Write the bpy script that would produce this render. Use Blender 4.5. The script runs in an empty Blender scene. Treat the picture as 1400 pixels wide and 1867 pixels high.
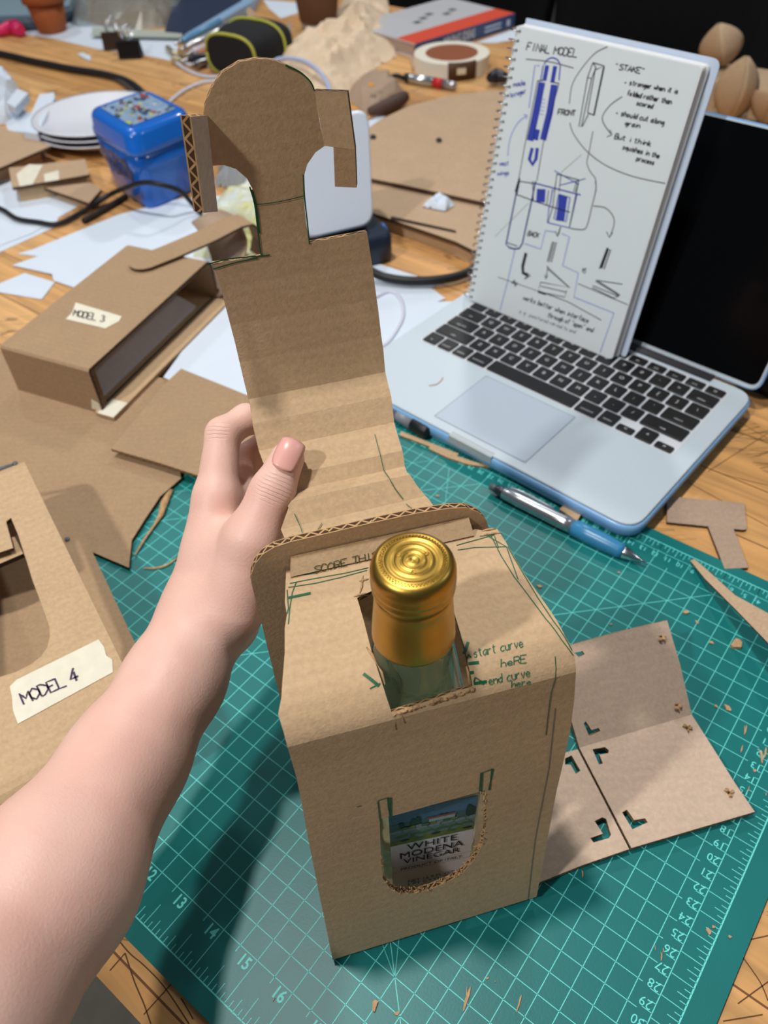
import bpy, bmesh, math, random
import numpy as np
from mathutils import Vector, Matrix
from mathutils.geometry import tessellate_polygon
random.seed(7)
SC = bpy.context.scene
COL = SC.collection

# ------------------------------------------------------------------ camera
FPX = 1435.7                      # focal length in pixels of the 1400 x 1867 frame
CAM = np.array([0.0, 0.0, 0.46826])
WR = np.array([[0.99902813, -0.04407723, 0.0],
               [-0.03161971, -0.7166735, 0.69669167],
               [-0.03070824, -0.69601457, -0.7173707]])   # columns: right, down, forward
cd = bpy.data.cameras.new('camera'); cam = bpy.data.objects.new('camera', cd); COL.objects.link(cam)
cd.sensor_fit = 'VERTICAL'; cd.sensor_height = 36.0; cd.lens = FPX / 1867 * 36.0
cd.clip_start = 0.01; cd.clip_end = 50
cd.dof.use_dof = True; cd.dof.focus_distance = 0.37; cd.dof.aperture_fstop = 11.0
M = Matrix.Identity(4)
for i in range(3):
    M[i][0] = WR[i, 0]; M[i][1] = -WR[i, 1]; M[i][2] = -WR[i, 2]; M[i][3] = CAM[i]
cam.matrix_world = M
SC.camera = cam

# ------------------------------------------------------------------ light
SC.view_settings.view_transform = 'Standard'; SC.view_settings.look = 'None'
SC.view_settings.gamma = 1.0; SC.view_settings.use_curve_mapping = False
SC.view_settings.exposure = -0.18
w = bpy.data.worlds.new('room_light'); SC.world = w; w.use_nodes = True
w.node_tree.nodes['Background'].inputs[0].default_value = (0.66, 0.82, 1.0, 1)
w.node_tree.nodes['Background'].inputs[1].default_value = 0.11
def lamp(direction, dist, size, power, color=(1, 1, 1), target=(0.02, 0.25, 0.1)):
    """a small ceiling lamp shining on the work area"""
    l = bpy.data.lights.new('ceiling_lamp', 'AREA'); l.shape = 'DISK'; l.size = size; l.energy = power; l.color = color
    o = bpy.data.objects.new('ceiling_lamp', l); COL.objects.link(o)
    d = Vector(direction).normalized(); o.location = Vector(target) + d * dist
    o.rotation_euler = d.to_track_quat('Z', 'Y').to_euler()
    return o
lamp((-0.16, 0.15, 1.0), 2.0, 0.115, 27, (1.0, 0.98, 0.95))     # key, above and a little beyond the carrier
lamp((-0.69, -0.44, 1.0), 2.4, 0.13, 31, (1.0, 0.97, 0.93))    # lamp to the left, on the viewer's side
lamp((0.15, 0.55, 1.0), 2.1, 0.14, 15, (1.0, 0.99, 0.96), (0.25, 1.55, 0))      # lamps over the far half of the bench
lamp((0.85, 0.05, 1.0), 2.6, 0.16, 5, (0.85, 0.93, 1.0), (0.2, 0.5, 0))
lamp((-0.35, 0.6, 1.0), 2.4, 0.14, 9, (0.97, 0.99, 1.0), (-0.4, 1.3, 0))


# ------------------------------------------------------------------ picture <-> place
def ray(x, y):
    return WR @ np.array([(x - 700) / FPX, (y - 933.5) / FPX, 1.0])
def at(x, y, z=0.0):
    d = ray(x, y); return CAM + d * (z - CAM[2]) / d[2]
def atd(x, y, depth): return CAM + ray(x, y) * depth
def hit(x, y, p0, n):
    d = ray(x, y); p0 = np.asarray(p0, float); n = np.asarray(n, float)
    return CAM + d * (np.dot(p0 - CAM, n) / np.dot(d, n))
def above(x, y, base):
    """point of the ray through a pixel that stands over the floor point base"""
    d = ray(x, y); h = d[:2]; k = np.dot(np.asarray(base)[:2] - CAM[:2], h) / np.dot(h, h); return CAM + d * k
def nrm(v):
    v = np.asarray(v, float); return v / np.linalg.norm(v)

# ------------------------------------------------------------------ materials
def s2l(c):
    if isinstance(c, str): c = [int(c[i:i + 2], 16) for i in (0, 2, 4)]
    o = []
    for v in c:
        v = v / 255.0
        o.append(v / 12.92 if v <= 0.04045 else ((v + 0.055) / 1.055) ** 2.4)
    return (o[0], o[1], o[2], 1.0)
MATS = {}
def mat(name, color, rough=0.6, metal=0.0, noise=0.0, scale=60.0, bump=0.0, bscale=200.0, trans=0.0, ior=1.45, coat=0.0, spec=0.5, sss=0.0, alpha=1.0, c2=None, stretch=(1, 1, 1)):
    if name in MATS: return MATS[name]
    m = bpy.data.materials.new(name); m.use_nodes = True; nt = m.node_tree; b = nt.nodes['Principled BSDF']
    c = s2l(color)
    b.inputs['Roughness'].default_value = rough; b.inputs['Metallic'].default_value = metal
    b.inputs['Transmission Weight'].default_value = trans; b.inputs['IOR'].default_value = ior
    b.inputs['Coat Weight'].default_value = coat; b.inputs['Specular IOR Level'].default_value = spec
    b.inputs['Alpha'].default_value = alpha
    if sss:
        b.inputs['Subsurface Weight'].default_value = sss; b.inputs['Subsurface Radius'].default_value = (0.008, 0.003, 0.0015); b.inputs['Subsurface Scale'].default_value = 1.0
    tc = nt.nodes.new('ShaderNodeTexCoord'); mp = nt.nodes.new('ShaderNodeMapping'); mp.inputs['Scale'].default_value = stretch
    nt.links.new(tc.outputs['Object'], mp.inputs['Vector'])
    n = nt.nodes.new('ShaderNodeTexNoise'); n.inputs['Scale'].default_value = scale; n.inputs['Detail'].default_value = 5
    nt.links.new(mp.outputs[0], n.inputs['Vector'])
    r = nt.nodes.new('ShaderNodeMapRange'); r.inputs['From Min'].default_value = 0.3; r.inputs['From Max'].default_value = 0.7
    nt.links.new(n.outputs['Fac'], r.inputs['Value'])
    mx = nt.nodes.new('ShaderNodeMix'); mx.data_type = 'RGBA'
    d = s2l(c2) if c2 else tuple(v * (1 - noise) for v in c[:3]) + (1,)
    mx.inputs[6].default_value = d; mx.inputs[7].default_value = c
    nt.links.new(r.outputs[0], mx.inputs[0]); nt.links.new(mx.outputs[2], b.inputs['Base Color'])
    if bump:
        n2 = nt.nodes.new('ShaderNodeTexNoise'); n2.inputs['Scale'].default_value = bscale; n2.inputs['Detail'].default_value = 4
        nt.links.new(mp.outputs[0], n2.inputs['Vector'])
        bp = nt.nodes.new('ShaderNodeBump'); bp.inputs['Strength'].default_value = bump; bp.inputs['Distance'].default_value = 0.001
        nt.links.new(n2.outputs['Fac'], bp.inputs['Height']); nt.links.new(bp.outputs[0], b.inputs['Normal'])
    MATS[name] = m; return m

def kraft(name, color, flute=0.06, speck=0.15):
    """brown corrugated board: fibre speckle, soft cloudiness and faint flute lines along the UV u axis"""
    m = mat(name, color, rough=0.75, noise=speck, scale=420, bump=0.25, bscale=700, spec=0.25)
    nt = m.node_tree; b = nt.nodes['Principled BSDF']
    src = b.inputs['Base Color'].links[0].from_socket
    uv = nt.nodes.new('ShaderNodeUVMap'); uv.uv_map = 'UVMap'
    sp = nt.nodes.new('ShaderNodeSeparateXYZ'); nt.links.new(uv.outputs[0], sp.inputs[0])
    ma = nt.nodes.new('ShaderNodeMath'); ma.operation = 'MULTIPLY'; ma.inputs[1].default_value = 2 * math.pi / 0.0065
    nt.links.new(sp.outputs[1], ma.inputs[0])
    si = nt.nodes.new('ShaderNodeMath'); si.operation = 'SINE'; nt.links.new(ma.outputs[0], si.inputs[0])
    cl = nt.nodes.new('ShaderNodeTexNoise'); cl.inputs['Scale'].default_value = 28; cl.inputs['Detail'].default_value = 3
    tc = nt.nodes.new('ShaderNodeTexCoord'); nt.links.new(tc.outputs['Object'], cl.inputs['Vector'])
    a = nt.nodes.new('ShaderNodeMath'); a.operation = 'MULTIPLY_ADD'; a.inputs[1].default_value = flute * 0.35; a.inputs[2].default_value = 0.92
    nt.links.new(si.outputs[0], a.inputs[0])
    a2 = nt.nodes.new('ShaderNodeMath'); a2.operation = 'MULTIPLY_ADD'; a2.inputs[1].default_value = 0.16; nt.links.new(cl.outputs['Fac'], a2.inputs[0]); nt.links.new(a.outputs[0], a2.inputs[2])
    mx = nt.nodes.new('ShaderNodeMix'); mx.data_type = 'RGBA'; mx.blend_type = 'MULTIPLY'; mx.inputs[0].default_value = 1
    nt.links.new(src, mx.inputs[6]); nt.links.new(a2.outputs[0], mx.inputs[7]); nt.links.new(mx.outputs[2], b.inputs['Base Color'])
    return m
def kraft_edge(name, light, dark, pitch=0.0065):
    """cut edge of the board: two pale liners and the zigzag flute between them (UV edge: x along, y 0..1 across)"""
    m = mat(name, light, rough=0.85, noise=0.3, scale=300)
    nt = m.node_tree; b = nt.nodes['Principled BSDF']; src = b.inputs['Base Color'].links[0].from_socket
    uv = nt.nodes.new('ShaderNodeUVMap'); uv.uv_map = 'edge'
    sp = nt.nodes.new('ShaderNodeSeparateXYZ'); nt.links.new(uv.outputs[0], sp.inputs[0])
    def M_(op, a, b_=None, c=None):
        q = nt.nodes.new('ShaderNodeMath'); q.operation = op
        for i, v in enumerate((a, b_, c)):
            if v is None: continue
            if isinstance(v, (int, float)): q.inputs[i].default_value = v
            else: nt.links.new(v, q.inputs[i])
        return q.outputs[0]
    tri = M_('PINGPONG', M_('MULTIPLY', sp.outputs[0], 2.0 / pitch), 1.0)
    tri = M_('MULTIPLY_ADD', tri, 0.66, 0.17)
    near = M_('LESS_THAN', M_('ABSOLUTE', M_('SUBTRACT', tri, sp.outputs[1])), 0.14)
    lin = M_('GREATER_THAN', M_('ABSOLUTE', M_('SUBTRACT', sp.outputs[1], 0.5)), 0.36)
    f = M_('MAXIMUM', near, lin)
    mx = nt.nodes.new('ShaderNodeMix'); mx.data_type = 'RGBA'; mx.inputs[6].default_value = s2l(dark)
    nt.links.new(f, mx.inputs[0]); nt.links.new(src, mx.inputs[7]); nt.links.new(mx.outputs[2], b.inputs['Base Color'])
    return m
K_MAIN = kraft('kraft_board', (202, 171, 134))
K_PALE = kraft('kraft_board_pale', (194, 165, 135), flute=0.05)
K_PINK = kraft('kraft_board_rosy', (208, 182, 160), flute=0.05)
K_SHADED = kraft('kraft_board_shaded', (174, 145, 113), flute=0.05)  # dimmer light at the left put into the board colour; also used on pods
K_GREY = kraft('kraft_board_greyish', (178, 153, 132), flute=0.05)
K_EDGE = kraft_edge('kraft_cut_edge', (200, 160, 112), (70, 44, 22))
K_EDGED = kraft_edge('kraft_cut_edge_dark', (120, 90, 60), (36, 24, 14))
K_TORN = mat('kraft_torn_fibre', (206, 166, 118), 0.9, noise=0.45, scale=300, bump=0.6, bscale=500)
PAPER = mat('white_paper', (216, 227, 240), 0.7, noise=0.03, scale=20)
PAGE = mat('sketch_paper', (216, 224, 227), 0.7, noise=0.03, scale=20)
GREEN_INK = mat('green_ink', (18, 92, 58), 0.5)
BLACK_INK = mat('black_ink', (34, 32, 36), 0.5)
GREY_INK = mat('pencil_grey', (110, 108, 106), 0.6)
BLUE_INK = mat('blue_ink', (52, 66, 168), 0.5)
BLUE_PALE = mat('pale_blue_ink', (150, 166, 216), 0.5)
PURPLE_INK = mat('purple_ink', (70, 52, 82), 0.5)
TAPE = mat('masking_tape', (232, 226, 206), 0.75, noise=0.08, scale=120, bump=0.3, bscale=220)
BLACK = mat('black_plastic', (22, 22, 24), 0.45)
STEEL = mat('steel', (190, 192, 196), 0.28, metal=1.0)
CHROME = mat('bright_metal', (214, 216, 222), 0.18, metal=1.0)

# ------------------------------------------------------------------ mesh helpers
ORG = {}
class MB:
    """collects faces in world coordinates and links them as ONE mesh object"""
    def __init__(s): s.v = []; s.f = []; s.m = []; s.s = []
    def add(s, vs, fs, mi=0, smooth=False):
        o = len(s.v); s.v.extend([tuple(map(float, v)) for v in vs])
        for f in fs: s.f.append([o + i for i in f]); s.m.append(mi); s.s.append(smooth)
    def quad(s, a, b, c, d, mi=0): s.add([a, b, c, d], [(0, 1, 2, 3)], mi)
    def box(s, c, size, ax=None, mi=0):
        c = np.asarray(c, float); A = np.eye(3) if ax is None else np.asarray(ax, float)
        P = [c + sum(A[k] * size[k] * 0.5 * sg[k] for k in range(3)) for sg in [(-1, -1, -1), (1, -1, -1), (1, 1, -1), (-1, 1, -1), (-1, -1, 1), (1, -1, 1), (1, 1, 1), (-1, 1, 1)]]
        s.add(P, [(0, 3, 2, 1), (4, 5, 6, 7), (0, 1, 5, 4), (1, 2, 6, 5), (2, 3, 7, 6), (3, 0, 4, 7)], mi)
    def prism(s, pts, ext, mi=0, mside=None):
        """closed 3D outline extruded along ext"""
        n = len(pts); P = [np.asarray(p, float) for p in pts]; Q = [p + np.asarray(ext, float) for p in P]
        tri = tessellate_polygon([[Vector(p) for p in P]])
        nv = np.zeros(3)
        for i in range(n): nv += np.cross(P[i], P[(i + 1) % n])
        flip = np.dot(nv, ext) < 0
        t1 = [(a, b, c) for a, b, c in tri]
        s.add(P, [], mi); o = len(s.v) - n; s.add(Q, [], mi)
        for a, b, c in t1:
            fn = np.cross(P[b] - P[a], P[c] - P[a])
            if np.dot(fn, ext) > 0: a, b = b, a
            s.f.append([o + a, o + b, o + c]); s.f.append([o + n + b, o + n + a, o + n + c]); s.m += [mi, mi]; s.s += [False, False]
        for i in range(n):
            j = (i + 1) % n; q = [o + i, o + j, o + n + j, o + n + i]
            if flip: q.reverse()
            s.f.append(q); s.m.append(mi if mside is None else mside); s.s.append(False)
    def loft(s, loops, cap=True, closed=True, mi=0, smooth=True):
        n = len(loops[0]); o = len(s.v)
        for L in loops: s.v.extend([tuple(map(float, p)) for p in L])
        for k in range(len(loops) - 1):
            for i in range(n if closed else n - 1):
                j = (i + 1) % n
                s.f.append([o + k * n + i, o + k * n + j, o + (k + 1) * n + j, o + (k + 1) * n + i]); s.m.append(mi); s.s.append(smooth)
        if cap and closed:
            s.f.append([o + i for i in range(n)][::-1]); s.m.append(mi); s.s.append(False)
            e = o + (len(loops) - 1) * n
            s.f.append([e + i for i in range(n)]); s.m.append(mi); s.s.append(False)
    def lathe(s, prof, org, n=40, axis=(0, 0, 1), mi=0, smooth=True, cap=True):
        a = nrm(axis); x = nrm(np.cross(a, (0.3, 1, 0.1))) if abs(a[2]) < 0.99 else np.array([1., 0, 0]); y = np.cross(a, x); org = np.asarray(org, float)
        s.loft([[org + a * h + (x * math.cos(2 * math.pi * i / n) + y * math.sin(2 * math.pi * i / n)) * max(r, 1e-5) for i in range(n)] for r, h in prof], cap, True, mi, smooth)
    def tube(s, path, r, n=10, mi=0, smooth_path=0, flat=1.0):
        P = [np.asarray(p, float) for p in path]
        if smooth_path: P = spline(P, smooth_path)
        R = r if hasattr(r, '__len__') else [r] * len(P)
        if len(R) != len(P): R = list(np.interp(np.linspace(0, 1, len(P)), np.linspace(0, 1, len(R)), R))
        loops = []; up = np.array([0.013, 0.02, 1.0]); px_ = None
        for i, p in enumerate(P):
            t = nrm(P[min(i + 1, len(P) - 1)] - P[max(i - 1, 0)])
            if px_ is None:
                px_ = np.cross(t, up)
                if np.linalg.norm(px_) < 1e-3: px_ = np.cross(t, (1, 0, 0))
            px_ = nrm(px_ - t * np.dot(px_, t)); py_ = np.cross(px_, t)
            loops.append([p + (px_ * math.cos(2 * math.pi * k / n) + py_ * flat * math.sin(2 * math.pi * k / n)) * R[i] for k in range(n)])
        s.loft(loops, True, True, mi, True)
    def ribbon(s, path, width, normal, lift=0.0002, mi=0, thick=0.0):
        """flat stroke of ink along a 3D path"""
        P = [np.asarray(p, float) for p in path]; L = []; R = []
        for i, p in enumerate(P):
            t = P[min(i + 1, len(P) - 1)] - P[max(i - 1, 0)]
            if np.linalg.norm(t) < 1e-9: t = np.array([1., 0, 0])
            n_ = nrm(normal(p) if callable(normal) else normal); sd = nrm(np.cross(n_, t)) * width * 0.5
            L.append(p + sd + n_ * lift); R.append(p - sd + n_ * lift)
        n = len(P)
        s.add(R + L, [(i, i + 1, n + i + 1, n + i) for i in range(n - 1)], mi)
    def build(s, name, mats, parent=None, origin=None, bevel=0.0, sub=0):
        me = bpy.data.meshes.new(name)
        V = np.array(s.v, float)
        if parent is not None: org = ORG[parent.name]
        elif origin is not None: org = np.asarray(origin, float)
        else:
            org = np.array([(V[:, 0].min() + V[:, 0].max()) / 2, (V[:, 1].min() + V[:, 1].max()) / 2, V[:, 2].min()])
        me.from_pydata([tuple(v) for v in (V - org)], [], s.f)
        if not isinstance(mats, (list, tuple)): mats = [mats]
        for m in mats: me.materials.append(m)
        for p, mi, sm in zip(me.polygons, s.m, s.s): p.material_index = mi; p.use_smooth = sm
        me.update()
        o = bpy.data.objects.new(name, me); COL.objects.link(o); ORG[o.name] = org
        if parent is not None: o.parent = parent
        else: o.location = org
        if bevel:
            b = o.modifiers.new('bevel', 'BEVEL'); b.width = bevel; b.segments = 3; b.limit_method = 'ANGLE'; b.angle_limit = 0.6
        return o
def tag(o, label, cat, group=None, kind=None):
    if label: o['label'] = label
    if cat: o['category'] = cat
    if group: o['group'] = group
    if kind: o['kind'] = kind
    return o
def thing(name, label, cat, loc, group=None):
    o = bpy.data.objects.new(name, None); COL.objects.link(o); o.location = tuple(loc); o.empty_display_size = 0.02
    ORG[o.name] = np.asarray(loc, float); return tag(o, label, cat, group)
def spline(P, sub=6, closed=False):
    P = [np.asarray(p, float) for p in P]; n = len(P); out = []
    for i in range(n if closed else n - 1):
        if closed: a, b, c, d = P[i - 1], P[i], P[(i + 1) % n], P[(i + 2) % n]
        else: a, b, c, d = P[max(i - 1, 0)], P[i], P[i + 1], P[min(i + 2, n - 1)]
        for k in range(sub):
            t = k / sub
            out.append(0.5 * ((2 * b) + (c - a) * t + (2 * a - 5 * b + 4 * c - d) * t * t + (3 * b - a - 3 * c + d) * t ** 3))
    if not closed: out.append(P[-1])
    return out
def roundloop(C, r, n=6):
    """round the corners of a closed polygon"""
    C = [np.asarray(c, float) for c in C]; out = []; m = len(C)
    R = r if hasattr(r, '__len__') else [r] * m
    for i in range(m):
        p, a, b = C[i], C[i - 1], C[(i + 1) % m]
        if R[i] <= 0: out += [p] * 1; continue
        A = p + nrm(a - p) * min(R[i], np.linalg.norm(a - p) * 0.49); B = p + nrm(b - p) * min(R[i], np.linalg.norm(b - p) * 0.49)
        for k in range(n + 1):
            t = k / n; out.append((1 - t) ** 2 * A + 2 * t * (1 - t) * p + t * t * B)
    return out
def sheet(name, outline, mapf, t=0.003, holes=(), cu=(), cv=(), mats=None, parent=None, origin=None, smooth=False):
    """board cut to an outline (u, v) with holes, creased along cu / cv, given thickness t and laid by mapf(u, v, w)"""
    bm = bmesh.new()
    def loop(pts):
        vs = [bm.verts.new((p[0], p[1], 0)) for p in pts]
        return [bm.edges.new((vs[i], vs[(i + 1) % len(vs)])) for i in range(len(vs))]
    es = loop(outline)
    for h in holes: es += loop(h)
    bmesh.ops.triangle_fill(bm, use_beauty=True, use_dissolve=False, edges=es, normal=(0, 0, 1))
    for f in bm.faces:
        if f.normal.z < 0: f.normal_flip()
    for c in cu: bmesh.ops.bisect_plane(bm, geom=bm.verts[:] + bm.edges[:] + bm.faces[:], plane_co=(c, 0, 0), plane_no=(1, 0, 0))
    for c in cv: bmesh.ops.bisect_plane(bm, geom=bm.verts[:] + bm.edges[:] + bm.faces[:], plane_co=(0, c, 0), plane_no=(0, 1, 0))
    bot = bm.faces[:]
    r = bmesh.ops.extrude_face_region(bm, geom=bot, use_keep_orig=True)
    for g in r['geom']:
        if isinstance(g, bmesh.types.BMVert): g.co.z = t
    bm.normal_update()
    for f in bot: f.normal_flip()
    bm.normal_update()
    l1 = bm.loops.layers.uv.new('UVMap'); l2 = bm.loops.layers.uv.new('edge')
    for f in bm.faces:
        side = abs(f.normal.z) < 0.5
        f.material_index = 1 if side else 0
        f.smooth = smooth and not side
        n = f.normal
        for l in f.loops:
            c = l.vert.co; l[l1].uv = (c.x, c.y)
            l[l2].uv = (c.x * -n.y + c.y * n.x if side else c.x, c.z / t)
    P = {v: mapf(v.co.x, v.co.y, v.co.z) for v in bm.verts}
    arr = np.array(list(P.values()))
    if parent is not None: org = ORG[parent.name]
    elif origin is not None: org = np.asarray(origin, float)
    else: org = np.array([(arr[:, 0].min() + arr[:, 0].max()) / 2, (arr[:, 1].min() + arr[:, 1].max()) / 2, arr[:, 2].min()])
    for v, p in P.items(): v.co = Vector(tuple(np.asarray(p) - org))
    bm.normal_update()
    me = bpy.data.meshes.new(name); bm.to_mesh(me); bm.free()
    for m in (mats or (K_MAIN, K_EDGE)): me.materials.append(m)
    o = bpy.data.objects.new(name, me); COL.objects.link(o); ORG[o.name] = org
    if parent is not None: o.parent = parent
    else: o.location = org
    return o
def flat(z): return lambda u, v, w: np.array([u, v, z + w])
def card(name, px, z, label=None, cat='cardboard', t=0.003, mats=None, parent=None, group=None, holes=(), cv=()):
    """a flat piece lying at height z whose top face shows the given picture outline"""
    o = sheet(name, [at(x, y, z + t)[:2] for x, y in px], flat(z), t, [[at(x, y, z + t)[:2] for x, y in h] for h in holes], mats=mats, parent=parent)
    if parent is None: tag(o, label, cat, group)
    return o
class Plane:
    """plane frame in space; outlines are taken from the picture onto it"""
    def __init__(s, p0, e1, n):
        s.p = np.asarray(p0, float); s.n = nrm(n); s.e1 = nrm(np.asarray(e1, float) - s.n * np.dot(e1, s.n)); s.e2 = np.cross(s.n, s.e1)
    def uv(s, x, y):
        q = hit(x, y, s.p, s.n) - s.p; return (np.dot(q, s.e1), np.dot(q, s.e2))
    def map(s, u, v, w=0.0): return s.p + s.e1 * u + s.e2 * v + s.n * w
    def px(s, x, y, w=0.0): return s.map(*s.uv(x, y), w)
class Bent:
    """board bent along a profile [(y, z), ...] of the frame (org, e1, e2): u runs along e1, s along the profile"""
    def __init__(s, prof, e1, e2, side=1, org=(0, 0, 0)):
        s.P = [np.asarray(p, float) for p in prof]; s.e1 = np.asarray(e1, float); s.e2 = np.asarray(e2, float); s.o = np.asarray(org, float); s.side = side
        s.S = np.concatenate([[0], np.cumsum([np.linalg.norm(s.P[i + 1] - s.P[i]) for i in range(len(s.P) - 1)])])
        T = [nrm(s.P[i + 1] - s.P[i]) for i in range(len(s.P) - 1)]
        N = [np.array([-t[1], t[0]]) * side for t in T]
        s.N = [N[0]] + [nrm(N[i] + N[i + 1]) for i in range(len(N) - 1)] + [N[-1]]
    def p3(s, u, yz): return s.o + s.e1 * u + s.e2 * yz[0] + np.array([0, 0, 1.0]) * yz[1]
    def map(s, u, v, w=0.0):
        i = int(np.clip(np.searchsorted(s.S, v) - 1, 0, len(s.P) - 2)); k = (v - s.S[i]) / (s.S[i + 1] - s.S[i])
        q = s.P[i] * (1 - k) + s.P[i + 1] * k; kk = min(max(k, 0), 1); n = s.N[i] * (1 - kk) + s.N[i + 1] * kk
        return s.p3(u, q + n * w)
    def normal(s, v):
        i = int(np.clip(np.searchsorted(s.S, v) - 1, 0, len(s.P) - 2)); k = min(max((v - s.S[i]) / (s.S[i + 1] - s.S[i]), 0), 1)
        n = nrm(s.N[i] * (1 - k) + s.N[i + 1] * k); return s.e2 * n[0] + np.array([0, 0, 1.0]) * n[1]
    def uv(s, x, y, w=0.0):
        best = None; m = len(s.P) - 1
        for i in range(m):
            a, b = s.P[i] + s.N[i] * w, s.P[i + 1] + s.N[i + 1] * w
            A = s.p3(0, a); t = s.e2 * (b - a)[0] + np.array([0, 0, 1.0]) * (b - a)[1]; n = np.cross(s.e1, t)
            if abs(np.dot(ray(x, y), nrm(n))) < 1e-6: continue
            q = hit(x, y, A, n) - A; k = np.dot(q, t) / np.dot(t, t); u = np.dot(q, s.e1)
            lo = -1e9 if i == 0 else -0.001; hi = 1e9 if i == m - 1 else 1.001
            dep = np.dot(q + A - CAM, ray(x, y))
            pen = 0 if 0 <= k <= 1 else min(abs(k), abs(k - 1)) * np.linalg.norm(t)
            if lo <= k <= hi and dep > 0:
                key = (pen > 1e-4, pen, dep)
                if best is None or key < best[0]: best = (key, u, s.S[i] + k * (s.S[i + 1] - s.S[i]))
        return best[1], best[2]
    def path(s, pts, w=0.0, sub=4):
        """picture polyline -> points lying on the board"""
        U = [s.uv(x, y, w) for x, y in pts]; out = []
        for (a, b), (c, d) in zip(U[:-1], U[1:]):
            for k in range(sub): out.append(s.map(a + (c - a) * k / sub, b + (d - b) * k / sub, w))
        out.append(s.map(*U[-1], w)); return out

# ------------------------------------------------------------------ lettering
def glyphs(text, size, align='CENTER', shear=0.0, bold=0.0):
    """flat triangles of printed text in its own plane"""
    c = bpy.data.curves.new('lettering', 'FONT'); c.body = text; c.size = size; c.align_x = align; c.align_y = 'CENTER'; c.shear = shear; c.offset = bold; c.resolution_u = 3
    o = bpy.data.objects.new('lettering', c); COL.objects.link(o)
    dg = bpy.context.evaluated_depsgraph_get(); me = o.evaluated_get(dg).to_mesh()
    V = [(v.co.x, v.co.y) for v in me.vertices]; F = [list(p.vertices) for p in me.polygons]
    o.evaluated_get(dg).to_mesh_clear(); bpy.data.objects.remove(o); bpy.data.curves.remove(c)
    return V, F
def printed(mb, text, size, org, ex, ey, lift=0.0003, mi=0, sx=1.0, fit=None, **k):
    V, F = glyphs(text, size, **k)
    if fit:
        a = np.array(V); mn, mx_ = a.min(0), a.max(0); V = [((x - (mn[0] + mx_[0]) / 2) * fit[0] / (mx_[0] - mn[0]), (y - (mn[1] + mx_[1]) / 2) * fit[1] / (mx_[1] - mn[1])) for x, y in V]
    ex = np.asarray(ex, float); ey = np.asarray(ey, float); n = np.cross(ex, ey)
    mb.add([np.asarray(org) + ex * x * sx + ey * y + n * lift for x, y in V], F, mi)
STROKE = {
 'A': ['00 3A 60', '13 53'], 'B': ['00 0A 4A 58 45 05', '45 62 40 00'], 'C': ['68 4A 2A 07 03 20 40 62'], 'D': ['00 0A 3A 67 63 30 00'],
 'E': ['6A 0A 00 60', '05 45'], 'F': ['6A 0A 00', '05 45'], 'G': ['68 4A 2A 07 03 20 50 64 34'], 'H': ['0A 00', '6A 60', '05 65'], 'I': ['3A 30'],
 'J': ['5A 52 30 02'], 'K': ['0A 00', '6A 04', '25 60'], 'L': ['0A 00 60'], 'M': ['00 0A 34 6A 60'], 'N': ['00 0A 60 6A'], 'O': ['3A 07 03 30 63 67 3A'],
 'P': ['00 0A 4A 67 45 05'], 'R': ['00 0A 4A 67 45 05', '35 60'], 'S': ['69 3A 08 26 54 62 30 01'], 'T': ['0A 6A', '3A 30'], 'U': ['0A 03 20 40 63 6A'],
 'V': ['0A 30 6A'], 'W': ['0A 10 37 50 6A'], 'X': ['0A 60', '6A 00'], 'Y': ['0A 35 6A', '35 30'], 'Z': ['0A 6A 00 60'],
 'a': ['56 36 04 02 20 54', '56 51 60'], 'b': ['0A 00', '04 36 54 52 20 01'], 'c': ['55 36 04 02 20 51'], 'd': ['54 36 04 02 20 53', '5A 50'], 'e': ['03 53 45 26 04 02 20 51'],
 'f': ['59 3A 28 20', '06 46'], 'g': ['55 36 04 02 21 54', '56 5b 2c'], 'h': ['0A 00', '04 36 54 50'], 'i': ['26 20', '28 29'], 'k': ['0A 00', '46 03 50'], 'l': ['2A 20'],
 'm': ['00 06', '04 26 34 30', '34 56 64 60'], 'n': ['00 06', '04 36 54 50'], 'o': ['26 04 02 20 42 44 26'], 'p': ['06 0c', '05 36 54 52 20 01'], 'q': ['55 26 04 12 53', '56 5c'],
 'r': ['00 06', '04 26 46'], 's': ['45 26 04 43 41 20 01'], 't': ['29 21 40', '07 47'], 'u': ['06 02 20 52', '56 50'], 'v': ['06 20 56'], 'w': ['06 10 34 50 66'],
 'x': ['06 50', '56 00'], 'y': ['06 22', '56 0c'], '3': ['09 3A 58 36 54 62 30 01'], '4': ['4A 03 63', '47 40'], '-': ['03 43'], '"': ['1A 18', '3A 38'], '5': ['5A 0A 06 45 62 30 01'],
}
def hv(c): return {'A': 10, 'b': -2, 'c': -3}.get(c, int(c) if c.isdigit() else 0)
def letters(text, jitter=0.25, adv=0.92):
    """hand written strokes: polylines in units of the letter height"""
    out = []; x = 0.0
    for ch in text:
        if ch == ' ': x += 0.5; continue
        for st in STROKE.get(ch, STROKE.get(ch.upper(), [])):
            out.append([(x + (int(p[0]) + random.uniform(-jitter, jitter)) * 0.1, (hv(p[1]) + random.uniform(-jitter, jitter)) * 0.1) for p in st.split()])
        x += adv * (0.72 if not (ch.islower() and ch in 'il') else 0.42)
    return out, x
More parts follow.
